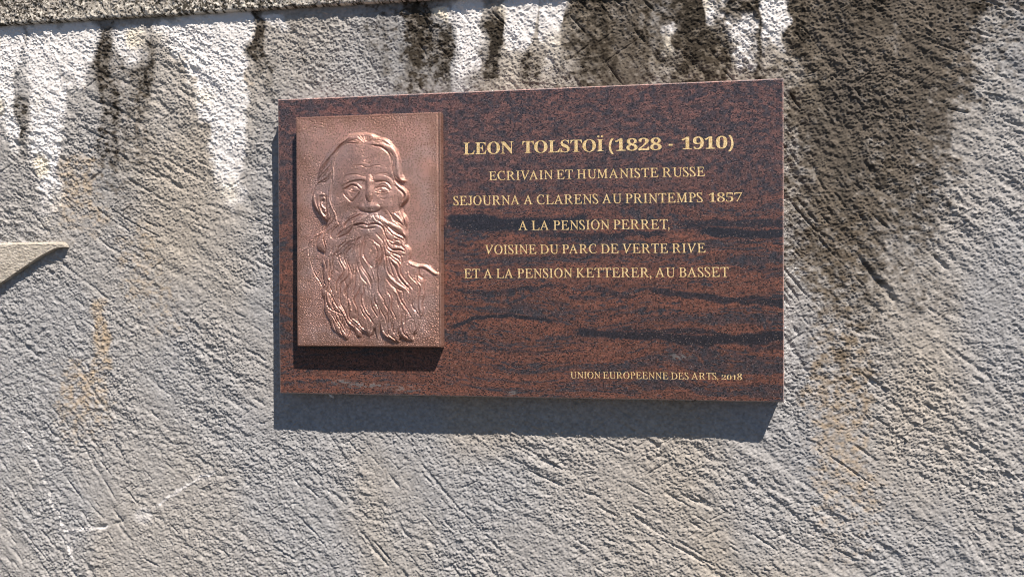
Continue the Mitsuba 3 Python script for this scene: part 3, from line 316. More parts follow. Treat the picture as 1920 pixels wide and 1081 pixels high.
OLD = {'0': [[[[0,239],[6,319],[13,350],[28,389],[46,419],[64,439],[89,459],[119,476],[153,488],[208,499],[232,501],[316,500],[365,492],[395,483],[418,473],[462,443],[481,423],[496,403],[509,379],[522,343],[533,277],[531,203],[514,135],[489,88],[454,51],[422,30],[406,22],[370,10],[331,2],[293,-1],[242,-1],[211,1],[170,8],[132,19],[113,28],[82,47],[66,60],[33,102],[20,130],[9,165]],[[156,235],[165,135],[175,98],[188,70],[205,52],[227,40],[257,33],[295,36],[313,41],[332,53],[342,64],[356,87],[362,105],[375,182],[377,290],[370,363],[354,417],[348,428],[330,449],[317,457],[292,465],[253,466],[228,461],[203,446],[184,425],[171,391],[161,344]]]],
 '1': [[[[0,405],[1,409],[64,422],[125,442],[244,497],[359,497],[361,62],[372,45],[399,33],[506,32],[506,6],[61,6],[61,32],[169,33],[193,42],[207,61],[209,432],[192,435],[160,411],[109,379],[79,368],[67,366],[40,367],[28,371],[8,385]]]],
 '2': [[[[0,70],[184,187],[265,247],[295,277],[315,302],[330,334],[338,368],[336,412],[330,429],[319,443],[296,459],[277,466],[251,470],[231,470],[204,466],[180,458],[153,436],[135,398],[130,349],[101,350],[60,356],[29,368],[16,379],[9,388],[4,407],[6,425],[12,439],[23,451],[53,470],[96,486],[139,495],[199,501],[285,501],[336,496],[389,486],[426,473],[456,455],[469,444],[481,427],[488,410],[490,382],[486,365],[479,348],[461,324],[423,288],[362,244],[90,78],[102,71],[383,73],[417,82],[442,98],[457,116],[467,141],[518,141],[512,6],[0,6]]]],
 '8': [[[[4,137],[0,191],[3,210],[11,229],[25,252],[46,273],[73,293],[110,315],[168,344],[107,382],[74,408],[49,437],[31,473],[26,497],[28,548],[40,584],[60,615],[92,642],[133,663],[183,677],[232,683],[315,683],[353,679],[400,666],[437,648],[476,613],[496,582],[507,536],[503,492],[487,458],[459,431],[410,400],[350,370],[436,328],[472,305],[505,276],[528,242],[540,203],[540,155],[528,111],[499,70],[476,50],[446,32],[408,17],[364,6],[296,-2],[232,-2],[174,4],[130,15],[96,29],[69,44],[48,61],[27,85],[14,106]],[[133,154],[145,110],[162,84],[188,60],[207,49],[233,40],[280,37],[305,40],[332,49],[351,60],[377,84],[399,127],[403,177],[397,201],[387,221],[357,252],[304,283],[230,314],[204,300],[173,273],[147,237],[135,200]],[[165,524],[171,489],[192,454],[231,424],[294,394],[328,411],[352,432],[370,460],[377,476],[383,504],[383,543],[373,577],[362,597],[342,619],[323,632],[300,641],[272,644],[240,641],[214,630],[196,614],[181,594],[171,570]]]]}
LINES = [["heading", 0.01875, [["B", "LEON", -0.08823, 0.38412, -0.00784, 0.38365], ["B", "TOLSTOÏ", 0.00611, 0.38357, 0.13282, 0.38282], ["B", "(1828", 0.14058, 0.38276, 0.2206, 0.38229], ["B", "-", 0.23138, 0.38223, 0.23736, 0.38219], ["B", "1910)", 0.25049, 0.38212, 0.32718, 0.38166]]], ["text_line", 0.01413, [["R", "ECRIVAIN ET HUMANISTE RUSSE", -0.04761, 0.34232, 0.28518, 0.34072]]], ["text_line", 0.01456, [["R", "SEJOURNA A CLARENS AU PRINTEMPS", -0.10509, 0.30404, 0.28162, 0.30154], ["R", "1857", 0.29037, 0.30145, 0.33954, 0.3012]]], ["text_line", 0.01463, [["R", "A LA PENSION PERRET,", -0.00077, 0.26311, 0.23233, 0.26193]]], ["text_line", 0.01431, [["R", "VOISINE DU PARC DE VERTE RIVE", -0.05485, 0.2262, 0.2857, 0.22518]]], ["text_line", 0.01464, [["R", "ET A LA PENSION KETTERER, AU BASSET", -0.08836, 0.18832, 0.31975, 0.18835]]], ["signature_line", 0.01031, [["R", "UNION EUROPEENNE DES ARTS,", 0.07984, 0.03189, 0.30414, 0.03283], ["O", "2018", 0.309, 0.03282, 0.33893, 0.03276]]]]
FONTS = {'B': BOLD, 'R': REGULAR, 'O': OLD}
UNIT = {'B': 680.0, 'R': 700.0, 'O': 700.0}
KERN = {'LA': -40, 'AV': -110, 'VA': -110, 'TA': -70, 'RT': -20, 'RI': -5, 'AU': -25, 'NA': -35, 'AR': -20, 'PA': -70, 'AI': -30, 'BA': -25, 'AS': -20, 'RV': -30, 'IV': -20, 'LS': -20, 'LE': -20, 'TO': -20, 'T,': -60, 'R,': -10, 'KE': -20}


def glyph(style, ch):
    return shapely.union_all([Polygon(r[0], r[1:]) for r in FONTS[style][ch]]).buffer(0)


def set_line(style, text, x0, z0, x1, z1, cap):
    """Letter polygons in slab coordinates: the text is spread between its two ends."""
    k = cap / UNIT[style]
    gap = {'B': 42, 'R': 62, 'O': 60}[style]
    at, pos = 0.0, []
    for i, ch in enumerate(text):
        if ch == ' ':
            at += 225
            continue
        g = glyph(style, ch)
        if i and text[i - 1] != ' ':
            at += KERN.get(text[i - 1] + ch, 0)
        pos.append((ch, g, at))
        at += g.bounds[2] + gap
    total = pos[-1][2] + pos[-1][1].bounds[2]
    kx = (x1 - x0) / total
    slope = (z1 - z0) / (x1 - x0)
    return [(ch, shapely.affinity.affine_transform(g, [kx, 0, slope * kx, k, x0 + a * kx, z0 + slope * a * kx])) for ch, g, a in pos]


slab = m3.Manifold.hull_points(np.array([[sx * (W / 2 - d), y, H / 2 + sz * (H / 2 - d)] for sx in (-1, 1) for sz in (-1, 1) for d, y in ((0.0018, SLAB_Y), (0, SLAB_Y + 0.0018), (0, WALL_Y + 0.004))]))
scene['memorial_plaque__granite_slab'] = None
letters, cutters, count = [], [], {}
for name, cap, segs in LINES:
    key = 'memorial_plaque__' + name + ('_%03d' % count[name] if count.get(name) else '')
    count[name] = count.get(name, 0) + 1
    i = 0
    for style, text, x0, z0, x1, z1 in segs:
        for ch, poly in set_line(style, text, x0, z0, x1, z1, cap):
            parts = [g for g in getattr(poly, 'geoms', [poly]) if g.area > 1e-8]
            cutters += [solid(g, SLAB_Y + 0.0009, SLAB_Y - 0.002) for g in parts]
            inner = [q for g in parts for q in getattr(g.buffer(-0.00004), 'geoms', [g.buffer(-0.00004)]) if q.area > 1e-9]
            mesh = m3.Manifold.batch_boolean([solid(g, SLAB_Y + 0.0008, SLAB_Y + 0.0003) for g in inner], m3.OpType.Add)
            scene[key + '__letter' + ('_%03d' % i if i else '')] = mikit.ply(mesh, 'gold_leaf')
            i += 1
rng = np.random.default_rng(11)
for i in range(34):                                                          # chips along the front edges
    t, e = rng.uniform(-0.98, 0.98), rng.integers(4)
    cx, cz = (t * W / 2, H * (e == 0)) if e < 2 else ((1 if e == 2 else -1) * W / 2, H / 2 + t * H / 2)
    chip = m3.Manifold.sphere(rng.uniform(0.0012, 0.0030), 9).scale((rng.uniform(0.8, 2.2) if e < 2 else 0.8, 0.9, 0.8 if e < 2 else rng.uniform(0.8, 2.2))).rotate((rng.uniform(0, 40), rng.uniform(0, 20), 0))
    cutters.append(chip.translate((cx, SLAB_Y + rng.uniform(-0.0008, 0.0008), cz)))
slab = slab - m3.Manifold.batch_boolean(cutters, m3.OpType.Add)
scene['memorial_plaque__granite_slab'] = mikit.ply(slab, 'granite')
labels['memorial_plaque'] = {'label': 'red and black granite memorial plaque with gilded lettering and an embossed copper portrait', 'category': 'plaque'}
labels['memorial_plaque__heading'] = {'label': 'large bold gilded heading with name and dates'}
labels['memorial_plaque__signature_line'] = {'label': 'small gilded line naming the donor society and year'}

# ------------------------------------------------------------------ the embossed copper portrait
PANEL_Y = -0.049
MASKS = {'head': [[51.8,168.3],[41.4,158.1],[31.9,146.1],[27.7,135.0],[29.1,124.1],[33.1,113.3],[37.6,100.6],[39.0,89.7],[43.9,75.3],[53.5,57.4],[67.0,43.3],[82.2,34.7],[99.3,29.8],[116.2,29.5],[129.3,30.8],[138.7,36.5],[151.7,39.6],[160.0,47.0],[168.3,57.2],[173.8,71.7],[175.6,89.6],[178.3,102.2],[183.6,107.0],[175.4,109.7],[168.4,106.5],[177.3,114.7],[184.6,122.1],[187.9,131.1],[184.5,140.0],[178.0,145.2],[175.2,150.5],[178.9,159.6],[184.4,166.8],[185.2,175.8],[184.6,183.1],[184.2,183.1],[186.0,192.5],[184.1,201.8],[184.0,207.5],[187.9,211.2],[191.2,218.8],[190.2,226.2],[191.1,233.7],[203.1,241.3],[204.9,254.4],[212.6,262.8],[212.0,276.8],[212.5,284.3],[211.8,279.4],[213.5,285.3],[210.0,295.6],[209.0,303.3],[210.8,311.9],[209.4,317.8],[205.8,324.7],[204.5,335.0],[200.9,344.4],[194.7,350.5],[195.1,358.2],[186.7,359.1],[181.4,357.4],[173.4,354.5],[170.7,362.2],[159.1,358.9],[149.3,353.7],[143.1,349.0],[140.9,343.9],[137.3,349.9],[136.4,356.8],[134.1,351.7],[130.6,341.3],[128.8,347.4],[122.5,355.2],[120.9,355.2],[120.5,350.9],[111.5,346.6],[108.7,352.7],[101.5,351.9],[97.1,342.4],[90.7,340.7],[88.8,352.8],[83.4,357.2],[75.2,352.1],[68.0,347.7],[59.8,339.9],[56.2,329.5],[49.4,317.3],[46.3,306.8],[47.3,295.5],[42.8,283.2],[43.8,275.4],[43.3,276.9],[47.0,268.2],[44.9,250.7],[45.4,242.0],[42.7,233.3],[44.1,224.6],[46.9,219.3],[36.0,212.3],[34.6,205.3],[36.1,197.4],[40.7,189.6],[49.6,179.5],[52.2,168.4]], 'robe': [[-5.9,224.0],[0.9,220.9],[19.4,208.4],[22.0,201.3],[29.5,190.3],[44.6,184.1],[61.2,174.9],[77.5,222.5],[178.1,220.5],[191.1,234.2],[203.1,239.9],[212.7,239.5],[219.4,243.3],[226.1,248.9],[234.2,252.2],[245.1,254.6],[250,500],[-10,500]], 'face': [[69.1,61.4],[77.3,52.8],[87.6,46.3],[105.9,45.4],[119.0,47.1],[129.1,49.5],[142.2,53.8],[153.2,59.9],[159.2,67.9],[162.6,80.5],[163.0,94.1],[165.0,105.7],[168.8,112.8],[172.9,119.0],[180.2,127.2],[181.2,134.3],[175.9,141.3],[173.8,147.4],[173.2,155.5],[166.4,155.3],[161.1,163.4],[153.7,169.3],[142.2,162.0],[133.7,155.8],[122.1,155.6],[112.5,155.9],[104.0,160.3],[93.3,164.3],[83.6,167.2],[76.1,167.0],[70.8,163.9],[67.6,153.6],[62.3,144.2],[59.6,134.9],[59.4,121.6],[62.5,111.4],[63.6,102.1]]}
# (kind, width mm, height mm, points in mm from the panel's upper left corner): g chased groove, r raised ridge, b boss, k cliff
STROKES = [
["b",14,1.2,[[117.0,122.8]]],
["b",26,1.0,[[115.9,67.6]]],
["b",9,0.9,[[74.1,141.4]]],
["b",8,0.9,[[157.0,147.0]]],
["b",8,-0.7,[[98.9,116.3]]],
["b",7.5,-0.6,[[146.1,117.3]]],
["b",4,-0.8,[[117.0,112.6]]],
["b",4,-0.7,[[133.5,113.0]]],
["r",5.0,2.6,[[126.2,95.5],[126.1,107.7],[126.0,119.9],[125.9,131.2],[126.4,140.3]]],
["r",3.2,0.9,[[126.1,101.6],[126.0,117.9],[125.9,133.2],[126.4,140.3]]],
["b",7.0,2.6,[[126.4,146.5]]],
["b",3.6,1.4,[[114.2,147.4]]],
["b",3.6,1.4,[[137.5,146.7]]],
["k",3.2,2.4,[[143.3,146.8],[142.2,150.8],[138.0,153.6],[130.6,155.7],[122.1,155.0],[113.6,153.4],[108.8,150.2],[107.8,146.1]]],
["g",0.8,0.9,[[120.8,101.5],[120.4,112.7],[120.1,128.0],[120.3,138.2]]],
["g",1.0,0.5,[[111.0,143.6],[108.3,146.1],[107.9,149.7]]],
["g",0.8,0.6,[[139.1,142.6],[142.8,145.7],[143.5,148.8]]],
["r",3.4,0.8,[[78.6,113.8],[82.9,108.2],[91.5,103.8],[104.3,102.1],[117.1,103.4],[120.8,106.1]]],
["k",3.0,1.1,[[120.8,107.6],[117.1,105.5],[106.4,104.4],[96.8,106.2],[89.3,108.7],[85.0,113.9]]],
["r",3.4,0.9,[[130.9,104.8],[139.4,101.9],[148.9,102.7],[157.3,106.9],[162.5,113.6]]],
["k",3.2,1.2,[[160.9,114.6],[156.2,109.2],[148.8,107.2],[140.4,107.0],[133.5,109.4]]],
["g",0.5,0.5,[[79.2,105.6],[84.0,99.6],[91.6,95.6],[102.2,94.9],[110.8,97.1],[117.1,99.3]]],
["g",0.5,0.4,[[132.0,99.7],[138.3,95.8],[148.9,94.0],[159.4,97.3]]],
["g",0.4,0.45,[[87.2,102.7],[91.5,98.7]]],
["g",0.4,0.45,[[93.7,101.8],[98.0,97.9]]],
["g",0.4,0.45,[[100.1,101.0],[105.4,97.5]]],
["g",0.4,0.45,[[136.2,100.8],[140.4,96.9]]],
["g",0.4,0.45,[[144.6,101.0],[148.9,97.1]]],
["g",0.4,0.45,[[152.0,104.3],[157.3,100.3]]],
["g",0.4,0.45,[[125.6,103.6],[126.7,97.5]]],
["g",0.4,0.45,[[128.8,102.7],[129.9,95.6]]],
["g",0.4,0.45,[[123.5,101.5],[122.4,96.4]]],
["r",1.2,0.9,[[81.2,118.4],[88.2,113.0],[96.8,109.3],[104.3,110.8],[109.6,115.0],[113.6,119.2]]],
["r",1.2,0.9,[[133.4,117.1],[141.4,110.9],[148.8,109.3],[155.1,113.5],[160.5,121.2]]],
["g",0.8,1.1,[[83.4,119.2],[91.4,114.3],[97.9,111.8],[104.3,113.8],[110.6,119.4]]],
["g",0.8,1.1,[[134.0,119.6],[140.3,116.4],[146.7,114.8],[153.0,117.5],[158.2,123.2]]],
["g",0.6,0.7,[[89.3,118.3],[95.7,121.6],[102.1,123.1],[108.5,121.6],[111.9,119.8]]],
["g",0.6,0.7,[[133.4,121.6],[139.2,123.5],[146.6,124.5],[152.9,123.2],[157.7,122.3]]],
["r",1.0,0.5,[[91.4,120.7],[97.8,123.9],[105.3,124.1],[111.7,121.2]]],
["r",1.0,0.5,[[133.9,123.7],[142.4,125.9],[151.9,125.1],[157.2,123.2]]],
["b",3.6,1.0,[[98.9,117.8]]],
["b",3.4,1.0,[[145.8,119.6]]],
["g",0.5,0.6,[[103.0,117.7],[102.5,119.6],[101.3,121.2],[99.6,122.0],[97.7,122.0],[96.0,121.1],[94.8,119.5],[94.4,117.5],[94.9,115.6],[96.0,114.0],[97.8,113.2],[99.7,113.2],[101.4,114.1],[102.5,115.7],[103.0,117.7]]],
["g",0.5,0.6,[[100.6,117.6],[100.4,118.5],[99.9,119.1],[99.1,119.5],[98.2,119.5],[97.5,119.1],[97.0,118.4],[96.8,117.6],[97.0,116.7],[97.5,116.1],[98.3,115.7],[99.1,115.7],[99.9,116.1],[100.4,116.8],[100.6,117.6]]],
["b",1.5,-1.1,[[98.7,117.8]]],
["g",0.5,0.6,[[149.0,120.5],[148.5,122.4],[147.3,123.9],[145.6,124.7],[143.8,124.7],[142.1,123.8],[140.9,122.2],[140.5,120.3],[140.9,118.3],[142.1,116.8],[143.8,116.0],[145.7,116.0],[147.4,116.9],[148.5,118.5],[149.0,120.5]]],
["g",0.5,0.6,[[146.6,120.4],[146.4,121.2],[145.9,121.9],[145.1,122.3],[144.3,122.2],[143.5,121.8],[143.0,121.2],[142.8,120.3],[143.0,119.5],[143.6,118.8],[144.3,118.5],[145.2,118.5],[145.9,118.9],[146.5,119.6],[146.6,120.4]]],
["b",1.5,-1.1,[[144.7,120.6]]],
["g",0.5,0.5,[[82.9,106.7],[89.4,104.8],[91.5,105.4]]],
["r",1.4,0.5,[[87.1,121.1],[90.3,126.3],[95.6,132.6],[101.0,130.6],[106.3,124.6]]],
["g",0.9,0.75,[[82.0,121.0],[83.9,126.7],[89.2,132.4],[95.9,137.9],[100.9,134.7],[106.3,128.7],[112.2,121.5]]],
["g",0.45,0.35,[[87.1,121.1],[89.8,127.3],[95.6,132.6]]],
["g",0.5,0.4,[[133.9,125.7],[142.4,128.4],[149.7,128.6],[156.6,125.5]]],
["g",0.45,0.3,[[135.0,127.3],[142.3,130.5],[150.8,130.9]]],
["g",0.6,0.6,[[141.3,133.7],[146.5,134.8],[152.9,133.7],[157.7,125.7]]],
["g",0.55,0.65,[[96.6,138.5],[91.3,143.2],[88.0,150.9],[85.6,158.0],[83.8,163.1]]],
["g",0.55,0.7,[[107.4,148.1],[106.1,152.7],[101.8,158.3],[93.3,162.7],[83.6,166.7]]],
["g",0.5,0.5,[[149.6,148.4],[154.9,153.1],[158.0,158.2],[157.4,165.3],[156.3,169.4]]],
["g",0.5,0.4,[[159.1,151.1],[161.1,159.3]]],
["g",0.7,0.6,[[165.0,122.8],[164.5,132.0],[163.9,142.1],[161.7,151.2],[163.3,156.3]]],
["g",0.5,0.55,[[111.8,74.8],[115.8,76.3],[123.9,78.0],[131.0,76.8]]],
["g",0.5,0.55,[[101.6,80.3],[111.7,81.1],[116.8,83.6],[124.9,85.3],[134.0,82.2],[140.0,81.6],[146.0,83.9]]],
["g",0.4,0.45,[[97.5,83.6],[100.6,81.3],[110.7,83.0]]],
["g",0.4,0.45,[[98.5,88.5],[105.6,87.7],[111.7,90.8]]],
["g",0.4,0.45,[[136.0,88.5],[144.0,85.8]]],
["g",0.4,0.45,[[85.5,53.1],[93.7,48.5],[105.9,46.1],[116.0,46.7]]],
["g",1.0,1.7,[[96.4,178.6],[99.6,175.8],[106.0,174.2],[113.5,173.3],[119.8,174.9],[123.0,176.0],[127.3,174.2],[135.7,173.6],[142.1,175.5],[146.8,179.9],[149.4,186.6]]],
["r",2.2,1.0,[[104.9,176.2],[113.4,176.0],[120.9,177.5],[129.4,176.6],[137.8,177.2]]],
["g",0.6,0.6,[[107.6,179.3],[115.5,180.8],[125.1,180.9],[133.6,179.7]]],
["r",4.0,1.5,[[122.0,162.7],[110.3,167.6],[97.5,172.5],[86.7,180.5],[78.1,187.6]]],
["r",4.0,1.5,[[127.3,162.8],[137.9,167.0],[147.4,172.3],[156.8,178.5]]],
["r",2.3,1.8,[[141.1,162.0],[146.9,168.2],[154.7,173.4],[164.2,178.1],[173.6,183.3],[179.9,190.0]]],
["g",0.9,1.1,[[71.1,195.2],[74.3,188.6],[78.1,185.5],[82.4,181.5],[84.6,174.4],[89.0,168.8],[95.4,164.8],[105.0,160.9],[112.5,156.4]]],
["g",0.9,1.1,[[71.1,195.5],[79.2,192.2],[88.8,188.3],[94.2,183.2],[96.9,178.6]]],
["g",0.5,0.65,[[116.8,154.9],[112.5,160.5],[106.1,165.5],[99.6,171.0],[91.1,174.5]]],
["g",0.5,0.65,[[126.3,156.6],[123.1,162.7],[116.7,167.7]]],
["g",0.5,0.65,[[108.2,162.5],[99.6,167.4],[91.1,170.4],[84.6,177.4]]],
["g",0.5,0.65,[[113.5,162.6],[103.9,168.5],[96.4,175.6],[88.9,180.6],[81.3,186.6]]],
["g",0.5,0.65,[[131.6,158.8],[135.8,167.0],[143.2,171.2],[149.4,178.4]]],
["g",0.5,0.65,[[138.0,156.3],[141.1,163.0],[147.4,170.2],[155.8,176.0],[165.2,179.7]]],
["g",0.5,0.65,[[127.4,158.7],[130.5,166.9]]],
["g",0.5,0.65,[[93.2,167.3],[86.8,172.3],[81.4,180.5]]],
["b",6,1.0,[[122.9,187.2]]],
["g",0.8,1.0,[[157.0,155.2],[162.2,163.4],[168.4,169.6],[176.8,174.3],[179.9,179.9]]],
["g",0.8,1.0,[[161.1,163.4],[165.3,169.5],[172.6,175.7],[178.9,181.9],[181.9,190.0]]],
["g",0.8,1.0,[[150.5,177.4],[156.8,185.6],[165.1,192.9],[173.5,196.0],[180.8,200.2]]],
["g",0.8,1.0,[[154.7,177.5],[163.1,184.7],[169.4,188.9],[176.7,191.0],[181.9,196.1]]],
["g",0.8,1.0,[[148.3,185.5],[153.6,195.8],[160.9,200.9],[168.2,203.1]]],
["r",1.4,1.2,[[162.2,157.3],[169.5,163.5],[175.8,169.7],[178.9,176.8]]],
["r",1.4,1.2,[[166.3,171.6],[173.6,178.8],[179.9,185.0],[183.0,194.1]]],
["r",1.4,1.2,[[158.9,186.7],[167.3,192.9],[175.6,196.0]]],
["g",0.8,0.9,[[37.5,96.8],[44.3,85.2],[53.6,73.7],[62.9,64.1],[71.2,53.6],[79.4,46.1],[89.6,42.5],[101.9,39.0]]],
["g",0.6,0.8,[[39.1,90.9],[48.5,77.4],[59.8,66.0],[67.1,58.4],[75.3,48.9],[85.6,41.4],[95.8,35.9]]],
["g",0.6,0.8,[[66.9,87.7],[65.9,77.9],[68.0,66.2],[72.2,56.6],[79.4,49.0],[89.6,44.9],[101.8,45.3]]],
["g",0.6,0.8,[[61.6,107.1],[62.7,96.4],[64.9,82.8],[67.0,68.2]]],
["g",0.6,0.8,[[41.1,92.9],[47.4,86.2],[55.7,75.7],[61.9,68.0]]],
["g",0.6,0.8,[[43.2,86.1],[50.5,77.5],[58.8,67.9]]],
["g",0.6,0.8,[[44.2,99.9],[53.5,91.3],[59.7,81.7],[62.9,73.9]]],
["g",0.6,0.8,[[37.9,108.5],[47.2,103.9],[57.6,97.3],[62.8,89.6]]],
["g",0.6,0.8,[[40.0,106.6],[52.4,105.0],[61.7,96.4]]],
["g",0.6,0.8,[[36.9,102.6],[44.2,95.0],[54.6,85.4],[61.8,77.8]]],
["g",0.6,0.8,[[58.5,112.0],[62.7,99.3]]],
["g",0.6,0.8,[[34.8,112.4],[40.0,106.6],[52.4,100.1],[60.7,91.5]]],
["g",0.6,0.8,[[118.5,46.8],[112.0,39.3],[105.0,33.2]]],
["g",0.6,0.8,[[119.1,46.5],[114.0,38.4],[110.0,32.4]]],
["g",0.6,0.8,[[119.6,46.3],[118.1,38.5],[116.1,32.1]]],
["g",0.6,0.8,[[120.1,46.2],[120.6,39.6],[121.2,32.8]]],
["g",0.6,0.8,[[120.6,46.2],[124.1,39.7],[127.2,34.9]]],
["g",0.6,0.8,[[122.1,46.6],[128.2,40.8],[133.2,38.0]]],
["g",0.6,0.8,[[117.5,47.2],[109.0,42.1],[100.9,38.0]]],
["g",0.6,0.8,[[116.0,47.2],[105.9,43.5],[95.8,41.2]]],
["g",0.6,0.8,[[115.0,48.1],[103.9,45.8],[91.7,45.7]]],
["r",3.0,0.4,[[38.0,92.8],[44.3,81.2],[53.6,69.7],[61.9,60.2],[71.2,49.7],[81.5,41.3],[93.8,34.8],[106.0,31.3],[120.2,31.3],[131.2,35.1]]],
["r",1.3,0.9,[[64.7,107.2],[65.3,93.5],[64.9,81.8],[67.0,70.1],[71.2,59.5]]],
["r",3.0,1.25,[[129.2,46.1],[142.2,47.2],[153.3,52.2],[163.3,58.3],[169.2,69.1],[171.1,80.7],[173.0,92.4],[176.0,101.1],[182.9,106.3]]],
["r",2.2,1.0,[[131.2,42.3],[141.3,40.2],[150.3,41.5],[157.3,46.5],[160.3,50.5]]],
["k",2.4,1.2,[[160.8,51.5],[154.3,48.4],[146.3,45.2],[138.2,44.5],[130.2,46.2]]],
["g",0.8,1.0,[[129.1,49.5],[141.2,51.8],[151.2,58.0],[157.2,64.9],[161.1,76.6],[162.6,90.2],[166.0,101.9],[172.0,107.8],[182.9,107.6]]],
["g",0.6,0.7,[[140.2,49.4],[150.2,55.0],[158.2,64.0],[163.1,76.7],[164.1,88.3],[167.0,99.0],[174.0,105.9]]],
["g",0.7,0.9,[[132.2,42.4],[141.3,41.2],[134.2,41.9]]],
["r",2.0,2.0,[[164.1,106.6],[169.8,113.8],[177.1,118.0],[184.4,125.3],[184.9,132.4],[180.7,138.4],[175.9,143.3],[174.6,149.4],[176.9,157.5],[181.1,163.7],[183.6,169.8],[184.1,178.9]]],
["g",0.9,1.1,[[164.6,106.6],[168.8,114.8],[175.0,121.0],[180.7,128.2],[180.7,133.3],[176.5,140.3],[173.3,146.3],[173.8,153.4],[177.9,161.6],[181.0,168.8],[181.5,178.9]]],
["g",0.6,0.6,[[169.7,129.0],[171.8,139.2],[169.6,147.3]]],
["g",0.6,0.7,[[177.0,141.3],[180.2,134.3],[179.2,129.2]]],
["r",1.7,1.3,[[62.6,102.1],[60.9,113.4],[59.4,124.6],[60.4,137.0],[63.3,145.3],[67.1,153.5],[69.2,160.8],[70.2,167.0]]],
["g",0.9,1.1,[[63.6,100.1],[62.5,111.4],[60.8,120.6],[59.7,129.8],[61.8,139.1],[65.5,148.4],[69.7,156.7],[71.0,164.9]]],
["b",4.5,-1.6,[[47.2,136.7]]],
["r",1.3,1.6,[[51.6,126.5],[46.2,125.4],[40.8,127.3],[39.1,134.5],[40.1,143.8],[42.8,152.1],[48.1,159.4],[52.4,162.5]]],
["r",1.0,1.2,[[51.6,133.2],[48.3,131.1],[45.1,134.1],[44.2,139.8],[46.1,144.9],[49.8,148.1],[53.1,150.2]]],
["b",2.2,1.6,[[51.4,153.3]]],
["g",0.9,1.2,[[52.2,126.5],[53.2,136.8],[52.6,145.1],[54.1,151.3],[53.0,161.5]]],
["g",0.7,0.9,[[34.3,126.2],[35.3,136.5],[38.5,144.8],[42.8,153.1],[47.1,159.4]]],
["r",1.8,1.4,[[32.7,125.1],[32.6,134.4],[36.3,144.8],[41.7,154.1],[47.1,161.4],[51.9,166.7]]],
["g",0.6,0.7,[[60.1,145.2],[57.9,153.4],[59.5,161.6],[54.0,169.8],[51.3,178.0]]],
["g",0.6,0.7,[[66.5,161.8],[62.1,169.9],[54.5,176.0],[49.1,185.1],[47.9,194.4]]],
["g",0.6,0.7,[[70.7,165.9],[73.9,174.2],[66.3,181.3],[60.9,187.4],[60.9,193.5],[66.2,197.2]]],
["r",1.2,0.8,[[67.5,162.8],[70.7,170.0],[62.0,178.1],[52.3,186.2],[49.0,194.4]]],
["g",0.8,1.0,[[52.2,168.4],[49.6,177.9],[46.2,184.2],[37.9,193.5],[34.5,204.6],[37.7,213.4],[47.7,219.8]]],
["g",0.8,1.0,[[48.7,184.2],[47.8,196.8],[51.1,209.5],[49.3,217.4]]],
["g",0.75,1.1,[[64.3,207.3],[61.6,215.1],[59.7,220.3]]],
["g",0.75,1.1,[[85.3,195.4],[83.9,201.5],[78.0,205.8],[73.4,210.1],[70.7,216.1],[65.2,222.1],[62.4,229.1],[63.2,238.7],[63.6,245.6],[60.4,251.7],[59.0,259.5],[56.7,254.3],[57.7,245.6],[58.2,238.6],[56.9,229.0]]],
["g",0.75,1.1,[[96.2,198.6],[88.9,203.3],[81.6,209.3],[76.1,214.4],[71.6,218.7],[67.0,224.8]]],
["g",0.75,1.1,[[103.4,196.5],[98.0,199.9],[90.7,205.9],[85.2,212.8],[81.5,218.8],[80.1,226.6]]],
["g",0.75,1.1,[[99.7,205.1],[93.4,206.8],[87.0,211.9],[83.4,218.0],[82.4,224.9],[84.2,235.3]]],
["g",0.75,1.1,[[80.2,217.1],[75.2,224.0],[74.2,230.9],[78.7,238.8],[82.3,246.6],[80.0,252.7],[74.0,259.6],[69.4,267.4],[69.3,277.0],[70.2,284.0]]],
["g",0.75,1.1,[[77.9,219.7],[72.4,223.9],[71.5,230.0]]],
["g",0.75,1.1,[[98.4,206.0],[94.3,210.3],[89.7,215.4],[85.2,222.3],[84.2,231.0],[87.8,239.7],[89.5,246.7],[89.5,254.5],[84.0,261.4],[77.6,266.6],[75.7,274.4],[75.7,284.0]]],
["g",0.75,1.1,[[111.5,194.0],[105.2,198.3],[101.6,204.3],[98.8,211.2],[96.0,218.1],[94.2,223.3]]],
["g",0.75,1.1,[[117.9,192.4],[115.1,200.1],[111.4,209.6],[109.6,219.1],[109.5,228.6],[112.2,239.0],[117.5,246.9],[122.9,253.8],[126.4,259.9],[128.2,265.1]]],
["g",0.75,1.1,[[119.2,198.5],[116.9,206.2],[115.0,214.8],[115.4,222.6],[119.4,230.4],[125.7,238.3],[131.0,242.6]]],
["g",0.75,1.1,[[87.4,228.4],[88.7,235.4],[92.3,242.4],[94.9,250.2],[95.3,256.2]]],
["g",0.75,1.1,[[96.8,240.6],[97.2,249.3],[95.3,259.7],[91.2,268.4],[86.6,275.3],[83.8,284.0]]],
["g",0.75,1.1,[[104.1,232.9],[104.9,240.7],[107.6,247.7],[110.3,255.5],[115.6,262.4],[121.0,268.5]]],
["g",0.75,1.1,[[102.3,231.2],[101.3,242.4],[101.7,252.8],[100.3,264.1],[100.2,272.7],[95.6,284.0]]],
["g",0.75,1.1,[[107.6,251.1],[108.0,259.8],[107.5,269.3]]],
["g",0.75,1.1,[[109.5,239.0],[113.0,246.8],[117.5,252.9],[121.9,259.0],[125.5,266.8],[126.3,273.7]]],
["g",0.75,1.1,[[84.9,264.9],[85.3,272.7],[82.0,280.5],[81.1,284.0]]],
["g",0.75,1.1,[[115.1,265.9],[114.6,275.4],[115.9,284.1]]],
["g",0.75,1.1,[[121.0,271.1],[121.3,284.1]]],
["g",0.75,1.1,[[110.2,270.2],[107.4,278.0],[105.6,284.0]]],
["g",0.75,1.1,[[57.5,270.0],[60.2,277.0],[62.9,282.2]]],
